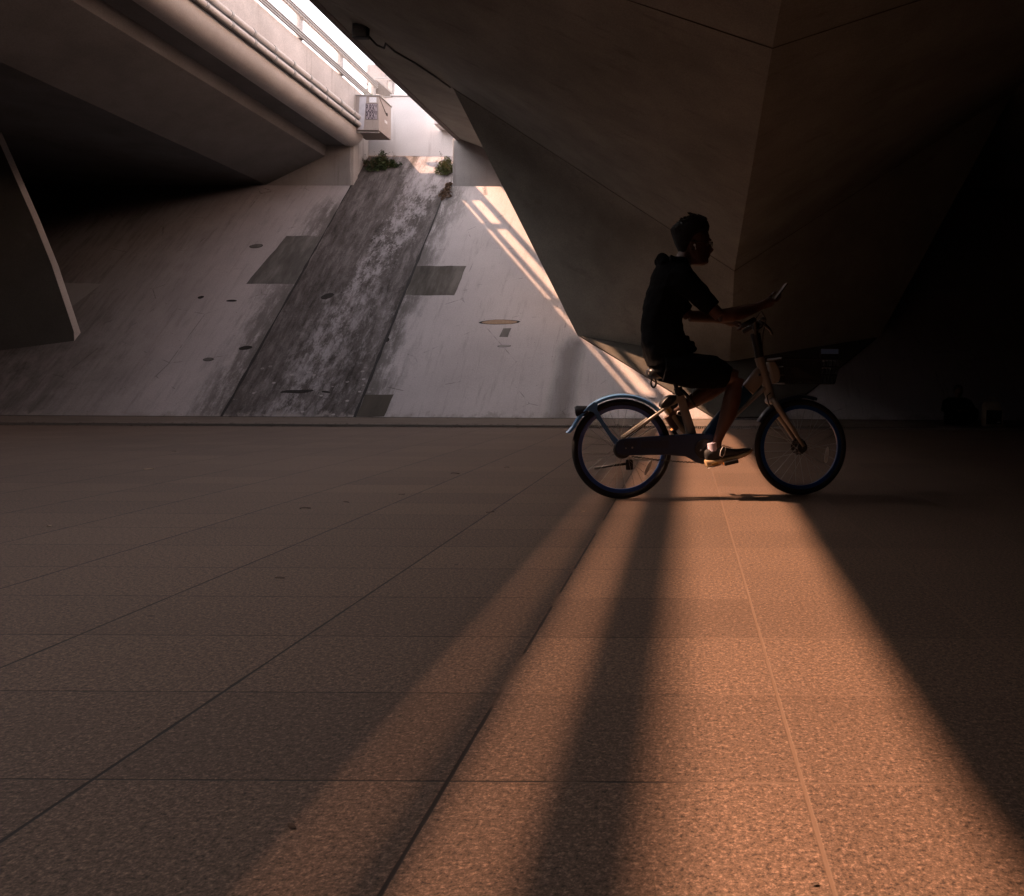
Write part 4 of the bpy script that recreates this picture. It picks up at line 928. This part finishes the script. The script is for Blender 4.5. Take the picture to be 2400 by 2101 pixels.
# ================================================================== PLANTS, LEAVES
def leafmat(name, c, c2):
    s = NT(name); n = s.noise(9, 3, 0.6); s.b.inputs['Subsurface Weight'].default_value = 0.0
    return s.out(s.ramp(n, [(0.35, c), (0.65, c2)]), 0.6)
M['leaf'] = leafmat('weed_leaf', (0.025, 0.04, 0.013), (0.06, 0.09, 0.025))
M['leaf_y'] = leafmat('yellowing_leaf', (0.05, 0.065, 0.02), (0.15, 0.16, 0.05))
M['leaf_dry'] = leafmat('dry_stalk', (0.13, 0.08, 0.05), (0.28, 0.17, 0.10))
M['fern'] = leafmat('fern_leaf', (0.07, 0.13, 0.02), (0.20, 0.32, 0.05))
def weed(name, base, ext, n, L, mat, label, seed, slope=True, droop=0.3):
    r = random.Random(seed); root = empty(name, base); tag(root, label, 'plant'); m = MB(); stm = MB()
    for i in range(n):
        rr = math.sqrt(r.random()); a = r.uniform(0, 2*PI); kk = 1+.35*math.sin(3*a+seed)+.25*math.sin(7*a+seed*2); px, py = ext[0]*rr*math.cos(a)*kk, ext[1]*rr*math.sin(a)
        pz = (py if slope else 0)+ext[2]*r.random()*(1-.75*rr)*(.7+.45*math.sin(px*9+seed)+.25*math.sin(px*23)); p = Vector((px, py, pz))
        d = Vector((r.gauss(0,.7)+px*1.2, r.gauss(0,.7)-.2, r.uniform(-.1,1.0))).normalized(); l = L*r.uniform(.5,1.25); wv = d.cross(Vector((r.gauss(0,1), r.gauss(0,1), r.gauss(0,1)))).normalized()*l*.20
        q = p+d*l*.5; e = p+d*l-Vector((0,0,droop*l*r.random()))
        m.add([p, q+wv, e, q-wv], [(0,1,2,3)])
        if i % 14 == 0: stm.tube([(px*.6,py*.6,py*.6 if slope else 0), p], .004, 4)
    for i in range(n//60):
        a = r.uniform(0, 2*PI); px, py = ext[0]*1.15*math.cos(a)*r.random(), ext[1]*math.sin(a)*r.random(); b0 = Vector((px, py, py if slope else 0)); hd = Vector((r.gauss(0,.35), r.gauss(0,.25)-.1, 1)).normalized(); hh = ext[2]*r.uniform(.6,1.25)
        pts = [b0+hd*hh*t_+Vector((r.gauss(0,.01),0,-.12*hh*t_*t_)) for t_ in (0,.35,.7,1)]; stm.tube(pts, [.004,.0035,.003,.002], 4)
        for t_ in [q/9 for q in range(2,10)]:
            p = pts[0].lerp(pts[-1], t_); d = Vector((r.gauss(0,1), r.gauss(0,1), r.uniform(-.2,.8))).normalized(); l = L*.7; wv = d.cross(Vector((0,0,1))).normalized()*l*.2
            m.add([p, p+d*l*.5+wv, p+d*l, p+d*l*.5-wv], [(0,1,2,3)])
    m.build('foliage', mat, root); stm.build('stems', M['leaf_dry'], root); return root
weed('weed_clump', (-9.12, 23.72, 7.10), (.42,.22,.40), 2200, .085, M['leaf'], 'dark green weeds at the top left corner of the channel under the junction box', 1)
weed('weed_clump', (-7.10, 23.55, 6.95), (.26,.22,.38), 1200, .085, M['leaf_y'], 'yellowish green weeds at the top right corner of the channel', 2)
weed('dry_weed', (-6.86, 22.75, 6.12), (.12,.34,.10), 420, .08, M['leaf_dry'], 'dry brown weed growing out of the right channel joint', 3)
fr = empty('fern', (-9.24, 23.1, 8.62)); tag(fr, 'bright green fern sprouting from the parapet end above the junction box', 'plant')
m = MB(); r = random.Random(5)
for i in range(26):
    a = r.uniform(0, 2*PI); d = Vector((math.cos(a)*.6, math.sin(a)*.5-.2, r.uniform(.5,1.3))).normalized(); L = r.uniform(.22,.42); sidev = d.cross(Vector((0,0,1))).normalized()
    for k in range(9):
        t_ = (k+1)/9; p = d*L*t_+Vector((0,0,-.10*t_*t_))+Vector((0,0,.10)); lw = .055*math.sin(PI*min(1, t_*.85+.12))
        for sg in (-1, 1): m.add([p, p+sidev*sg*lw+d*.02, p+sidev*sg*lw*.9+d*.045, p+d*.03], [(0,1,2,3)])
m.build('fronds', M['fern'], fr)
m = MB()
for i in range(7): a = r.uniform(0, 2*PI); m.tube([(0,0,.15),(.05*math.cos(a),.04*math.sin(a)-.02,-.05),(.06*math.cos(a),.03*math.sin(a)-.04,-.42*r.uniform(.5,1))], [.012,.010,.004], 5)
m.build('roots', M['leaf_dry'], fr)
LM = plain('fallen_leaf', (0.075, 0.05, 0.035), 0.9, nz=0.3); LP = plain('pale_dry_leaf', (0.34, 0.25, 0.17), 0.9, nz=0.2)
LV = [(-2.31,4.86,.06,0,'largest brown leaf on the open shaded paving left of the rear wheel'),(-2.17,5.12,.045,0,'curled brown leaf just beyond the largest leaf on the shaded paving'),(-1.94,5.47,.04,0,'dark leaf on the shaded paving nearest the middle of the channel foot'),
      (-1.16,4.75,.05,0,'dark leaf lying on a diagonal joint left of the rear wheel'),(-4.63,6.9,.085,1,'pale leaf far out on the left of the paving'),(-1.61,7.2,.05,0,'small brown leaf on the far paving below the right channel joint'),
      (-.61,4.80,.03,1,'pale scrap of leaf at the left edge of the faint sun streak'),(-1.60,3.16,.035,0,'small dark leaf alone on the shaded paving midway to the viewer'),(-.69,1.408,.020,0,'tiny dark leaf in the nearest part of the faint sun streak'),
      (-.93,1.785,.010,0,'tiny black crumb of leaf on the near shaded slabs'),(.206,1.254,.013,0,'tiny dark leaf beside the sandy joint in the sunlit foreground'),(-3.37,4.24,.05,1,'pale leaf beside a cross joint at the left edge'),
      (-5.5,8.6,.06,0,'thin dark leaf near the left end of the far paving'),(-1.93,6.7,.07,0,'thin dark twig like leaf on the far paving before the bank')]
for i, (x, y, s_, pale, lab) in enumerate(LV):
    r = random.Random(i+20); a = r.uniform(-.5,.5); pts = []
    for k, wk in enumerate((0,.22,.32,.26,.12,0)):
        pts.append((k/5-.5, wk*.8, .02+.035*math.sin(k*.9+i)))
    U = [(x_, w_, z_+.05) for x_, w_, z_ in pts]; Dn = [(x_, -w_, z_) for x_, w_, z_ in pts]; Mid = [(x_, 0, z_-.03) for x_, w_, z_ in pts]
    m = MB(); m.add([tuple(Vector(p)*s_) for p in U+Mid+Dn], [(j, j+1, 6+j+1, 6+j) for j in range(5)]+[(6+j, 6+j+1, 12+j+1, 12+j) for j in range(5)])
    o = m.build('fallen_leaf', LP if pale else LM); o.location = (x, y, .003+.02*s_); o.rotation_euler = (0, 0, a); tag(o, lab, 'leaf', 'fallen leaves scattered on the paving')

# grit and leaf crumbs gathered along the drain and the toe of the bank
m = MB(); r = random.Random(77)
for i in range(900):
    x = r.uniform(-15, 8); y = r.choice((16.52-abs(r.gauss(0,.10)), 14.03+abs(r.gauss(0,.07)), 13.22-abs(r.gauss(0,.09)))); s_ = r.uniform(.008,.03); a = r.uniform(0, PI); z = .004
    dx, dy = math.cos(a)*s_, math.sin(a)*s_
    m.add([(x-dx,y-dy,z),(x+dy*.5,y-dx*.5,z+s_*.3),(x+dx,y+dy,z+.002),(x-dy*.5,y+dx*.5,z+s_*.4)], [(0,1,2,3)])
tag(m.build('leaf_litter', LM), 'brown grit and leaf crumbs gathered along the drain and the foot of the bank', 'litter', kind='stuff')
